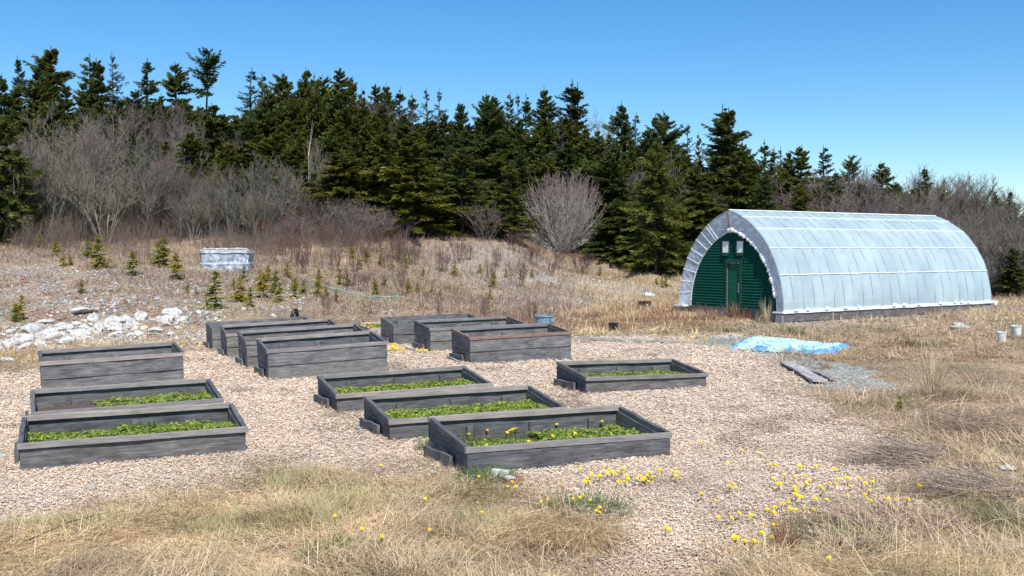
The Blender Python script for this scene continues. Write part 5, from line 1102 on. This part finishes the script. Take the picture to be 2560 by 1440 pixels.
# tarp
def tarp():
    A, B_, C, D = flat(1812, 872), flat(2085, 890), flat(2120, 868), flat(1880, 845); o = flat(1960, 868)
    nx, ny = 110, 56; U, Vv = np.meshgrid(np.linspace(0, 1, nx), np.linspace(0, 1, ny))
    P = lambda k: (A[k] * (1 - U) * (1 - Vv) + B_[k] * U * (1 - Vv) + C[k] * U * Vv + D[k] * (1 - U) * Vv)
    X = P(0); Y = P(1); X = X + .10 * vnoise(U * 9, Vv * 4, 1, 91) ; Y = Y + .22 * vnoise(U * 7, Vv * 3, 1, 92)
    edge = np.minimum(np.minimum(U, 1 - U) * 7, np.minimum(Vv * 3.2, (1 - Vv) * 3)); e = np.clip(edge, 0, 1) ** .6
    rid = 1 - np.abs(vnoise(U * 9 + Vv * 3, Vv * 5, 1, 93)); rid2 = 1 - np.abs(vnoise(U * 22, Vv * 10 + U * 5, 1, 94))
    Z = e * (.06 + .075 * rid ** 2 + .035 * rid2 + .05 * vnoise(U * 4, Vv * 2, 1, 95)) + .012; Z = np.maximum(Z, .012)
    idx = np.arange(nx * ny).reshape(ny, nx); Q = np.stack([idx[:-1,:-1], idx[:-1,1:], idx[1:,1:], idx[1:,:-1]], -1).reshape(-1, 4)
    V = np.stack([X.ravel(), Y.ravel(), Z.ravel()], 1); fc = (U[:-1,:-1] + .0 * Vv[:-1,:-1], Vv[:-1,:-1])
    bl = ((fc[1] < .10 + .2 * vnoise(fc[0] * 13, fc[1] * 2, 1, 96)) & (fc[0] > .04)) | (fc[0] < .07) | (fc[0] > .93) | ((np.abs(vnoise(fc[0] * 8, fc[1] * 4, 1, 97)) < .035) & (fc[1] < .6))
    bl = bl.ravel(); root = empty("tarp", (0, 0, 0), "crumpled turquoise tarp with blue underside lying beside the slate heap", "tarp")
    root.location = (o.x, o.y, 0); V = V - np.array([[o.x, o.y, 0]])
    link("turquoise_side", mesh_np("turquoise_side", V, Q[~bl]), "aqua_tarp", root); link("blue_side", mesh_np("blue_side", V, Q[bl]), "blue_tarp", root)
tarp()
# planks and long board
def plank(a, b, w, th, label, m="pale_board", dz=.02, group=None, name="plank", tilt=0):
    A = flat(*a); B = flat(*b); d = B - A; o = link(name, board_mesh(name, d.length, th, th, w, warp=.006), m, None, (A.x, A.y, dz), (tilt, 0, math.atan2(d.y, d.x))); tag(o, label, "plank", group); return o
plank((1965,913),(2050,962), .26, .04, "wide grey plank lying at the chips' edge right of the lone bed", dz=.05)
plank((2012,925),(2085,955), .14, .035, "narrow grey plank lying right beside the wide one", dz=.04, m="weathered_rail")
plank((1985,922),(2052,938), .22, .03, "pale plank half under the wide grey one", dz=.012)
plank((1436,849),(1680,859), .12, .05, "long thin board edging the chips between the beds and the tarp", dz=.03)
plank((1118,895),(1152,910), .05, .03, "short stick lying at the foot of the reddish railed bed", dz=.02)
plank((893,1073),(905,1086), .06, .02, "short white stake lying left of the second low bed", dz=.02)
plank((1015,872),(1045,880), .06, .02, "short stick lying near the yellow flower cluster", dz=.02)
# brick and block by the nearest bed
bm = bmo(); bm_box(bm, -.10, .10, -.045, .045, 0, .06); bmesh.ops.bevel(bm, geom=bm.edges[:], offset=.006, segments=1); put(1283, 1212, bm_mesh(bm, "brick"), "brick_red", "brick", "red brick with mortar lying in front of the nearest bed", "brick", .5); bk = bpy.context.scene.objects["brick"]
bm = bmo(); bm_box(bm, -.09, .0, -.05, .05, .061, .075); link("mortar", bm_mesh(bm, "mortar"), "dirty_white", bk)
bm = bmo(); bm_box(bm, -.09, .09, -.04, .04, 0, .055); bmesh.ops.bevel(bm, geom=bm.edges[:], offset=.008, segments=2); put(1250, 1199, bm_mesh(bm, "white_block"), "dirty_white", "white_block", "chipped white block touching the red brick before the nearest bed", "block", -.5, dz=.02)
# white stake in R2 bed
for px in (1208, 1222):
    g = flat(px, 790, .66); g = R2[1] + Vector((math.cos(R2[2]) * (1.15 if px == 1208 else 1.3) - math.sin(R2[2]) * 1.16, math.sin(R2[2]) * (1.15 if px == 1208 else 1.3) + math.cos(R2[2]) * 1.16, .60))
# deer-like pale stump in the wood's edge
bare(1528, 614, 0, 'snag', "broken whitish branch lying at the wood's edge right of the willow", name="dead_branch", cat="branch", base=634, w=1.6)

# ------------------------------------------------------------------ yellow flowers
def flower_meshes():
    bm = bmo(); n = 22
    for lay, (ro, zz, ri) in enumerate(((.021, .006, .008), (.017, .011, .005), (.011, .014, .002))):
        for k in range(n):
            a = 2 * math.pi * (k + .5 * lay) / n; w = .5 * 2 * math.pi / n
            bm.faces.new([bm.verts.new((ri * math.cos(a - w), ri * math.sin(a - w), zz - .004)), bm.verts.new((ro * math.cos(a - w * .7), ro * math.sin(a - w * .7), zz + .001 * (k % 3))), bm.verts.new((ro * math.cos(a + w * .7), ro * math.sin(a + w * .7), zz + .001 * (k % 3))), bm.verts.new((ri * math.cos(a + w), ri * math.sin(a + w), zz - .004))])
    bm_lathe(bm, [(.001, -.006), (.009, -.003), (.012, .009), (.006, .015), (.001, .0155)], 10, closed_bottom=False)
    head = bm_mesh(bm, "flower_head"); head.materials.append(MATS["petals"])
    V, q = tubes([(0, 0, -.09), (.006, 0, -.045)], [(.006, 0, -.045), (0, 0, -.003)], .003, .0028, 5); st = mesh_np("flower_stem", V, q); st.materials.append(MATS["stem_green"]); return head, st
FH, FS = flower_meshes()
def flower(p, label, group, s=1.0):
    o = empty("yellow_flower", p, label, "flower", random.uniform(0, 6.28), group, s); o.rotation_euler.x = random.uniform(.1, .8)
    o.rotation_euler = (Matrix.Rotation(random.uniform(.2, .7), 3, 'X') @ Matrix.Rotation(random.uniform(-.4, .4), 3, 'Y')).to_euler(); h = link("flower_head", FH, None, o); link("stem", FS, None, o)
FA = [(1450,1172),(1475,1190),(1468,1198),(1490,1192),(1500,1190),(1508,1178),(1530,1180),(1545,1180),(1557,1172),(1565,1190),(1570,1198),(1600,1190),(1610,1195),(1618,1190),(1625,1182),(1622,1205),(1680,1178),(1692,1180),(1690,1190),(1400,1212),(1432,1248),(1352,1256),(1370,1250),(1450,1245),(1458,1240),(1475,1252),(1500,1270),(1490,1278),(1498,1282),(1545,1205),(1560,1205),(1650,1175),(1665,1320),(1672,1325),(1480,1186),(1472,1204),(1518,1184),(1524,1174),(1538,1186),(1606,1200),(1614,1198),(1628,1194),(1592,1198),(1462,1205)]
FG = [(1205,1281),(1075,1325),(953,1163),(905,1322),(955,1342),(837,1290),(1063,1247),(1197,1192),(1280,1205),(1290,1217),(1270,1217),(2072,1395)]
FB = [(245,550),(518,603),(640,620),(427,690),(715,700),(738,703),(905,710),(930,710),(1010,710),(1135,725),(800,768),(875,778),(928,768),(735,797),(455,825),(480,855),(437,845),(758,828),(775,822),(968,803),(950,828),(893,828),(868,850),(880,870),(1043,843),(1062,868),(1105,825),(1145,825),(1155,795),(1210,790),(1228,793),(1297,793),(1345,822),(1388,790),(1390,815),(1243,848),(1370,873),(1338,903),(1225,905),(875,895),(893,908),(920,915),(1008,927),(1085,935),(1378,940),(1500,930),(1548,938),(1470,925),(1625,930),(1533,990),(1365,1028),(832,940),(830,955),(790,957),(740,982),(690,998),(733,1022),(838,993),(875,1000),(930,993),(1000,1000),(1010,1012),(1063,1045),(348,942),(362,1050),(450,1057),(500,1022),(580,1038),(670,1100),(738,1103),(652,1155),(722,1188),(470,1185),(487,1187),(538,1210),(600,1212),(250,890),(1687,775),(1618,775),(1663,790),(1700,840)]
for px, py in FA: p = flat(px, py, .085); flower(p, "yellow coltsfoot flower on the chips below the nearest bed's front board", "yellow flowers in front of the nearest bed", random.uniform(.85, 1.2))
for px, py in FG: p = flat(px, py, .12); flower(p, "yellow flower scattered alone in the foreground straw", "yellow flowers in the straw", .8)
for a_, b_ in FB: p = flat(1660 + a_ / 2.667, 900 + b_ / 2.667, .085); flower(p, "yellow coltsfoot flower in the large scatter on the right chips", "yellow flowers scattered at right", random.uniform(.8, 1.15))
for k in range(34): p = flat(random.gauss(987, 14), random.gauss(868, 5.5), .08); flower(p, "yellow flower in the dense cluster between the tall beds", "yellow flowers clustered between the tall beds", 1.15)
for k in range(16): p = flat(random.gauss(1052, 9), random.gauss(875, 2), .07); flower(p, "yellow flower in the small clump at the bare stained bed's foot", "yellow flowers at the foot of the middle tall bed", 1.05)
for k in range(9): p = flat(random.uniform(1085, 1112), random.gauss(879, 2), .06); flower(p, "yellow flower in the thin line right of the small clump", "yellow flowers in a thin line", .8)
for k in range(14): p = flat(random.gauss(922, 8), random.gauss(812, 4), .30); flower(p, "yellow flower in the small pale bed at the back", "yellow flowers in the small pale bed", 1.1)
for px, py in [(1140,1075),(1163,1075),(1203,1072),(1218,1073),(1275,1073),(1282,1070),(1290,1068),(1392,1058),(1505,1050),(1535,1045),(1438,1080),(1382,1087),(1322,1100),(1217,1110),(1172,1082),(1268,1078)]:
    p = flat(px, py + 4, .235); flower(p, "yellow flower standing above the plants inside the nearest bed", "yellow flowers inside the nearest bed", 1.0)
for px, py in [(340,838),(350,835),(425,832),(460,827),(315,832),(235,840),(100,655),(45,660),(225,720),(70,720),(550,865),(470,900)]:
    g = hit(px, py); flower(g + Vector((0, 0, .08)), "tiny yellow flower among the rubble at left", "yellow flowers among the rubble", 1.2)
# grassy stalks in the nearest bed's left part
r0_, p0, a0_, Lx0, W0, s0, tl0 = M7
n = 260; x = rng.uniform(.08, 1.1, n); y = rng.uniform(.45, 1.0, n); V, q, tr_, cc = blades(x, y, np.full(n, s0), rng.uniform(0, 6.28, n), rng.uniform(.08, .24, n), rng.uniform(.05, .8, n), np.full(n, .005), np.array([[.09, .14, .04]]) * rng.uniform(.6, 1.3, (n, 1)))
o = link("grass_tuft", mesh_np("grass_tuft", V, q, tr_, col=cc), "straw", None, (p0.x, p0.y, 0), (0, 0, a0_)); tag(o, "dark green grass blades in the back left of the nearest bed", "grass tuft")
for bed_, lo, hi in ((L3, .42, .62),):
    r_, p_, a_, Lx_, W_, s_, tl_ = bed_; n = 300; x = rng.uniform(Lx_ * lo, Lx_ * hi, n); y = rng.uniform(.85, 1.1, n)
    V, q, tr_, cc = blades(x, y, np.full(n, s_), rng.uniform(0, 6.28, n), rng.uniform(.06, .17, n), rng.uniform(.05, .9, n), np.full(n, .012), np.array([[.11, .2, .04]]) * rng.uniform(.6, 1.3, (n, 1)))
    o = link("green_weed", mesh_np("green_weed", V, q, tr_, col=cc), "straw", None, (p_.x, p_.y, 0), (0, 0, a_)); tag(o, "taller green weed against the back board of the nearest left bed", "weed")
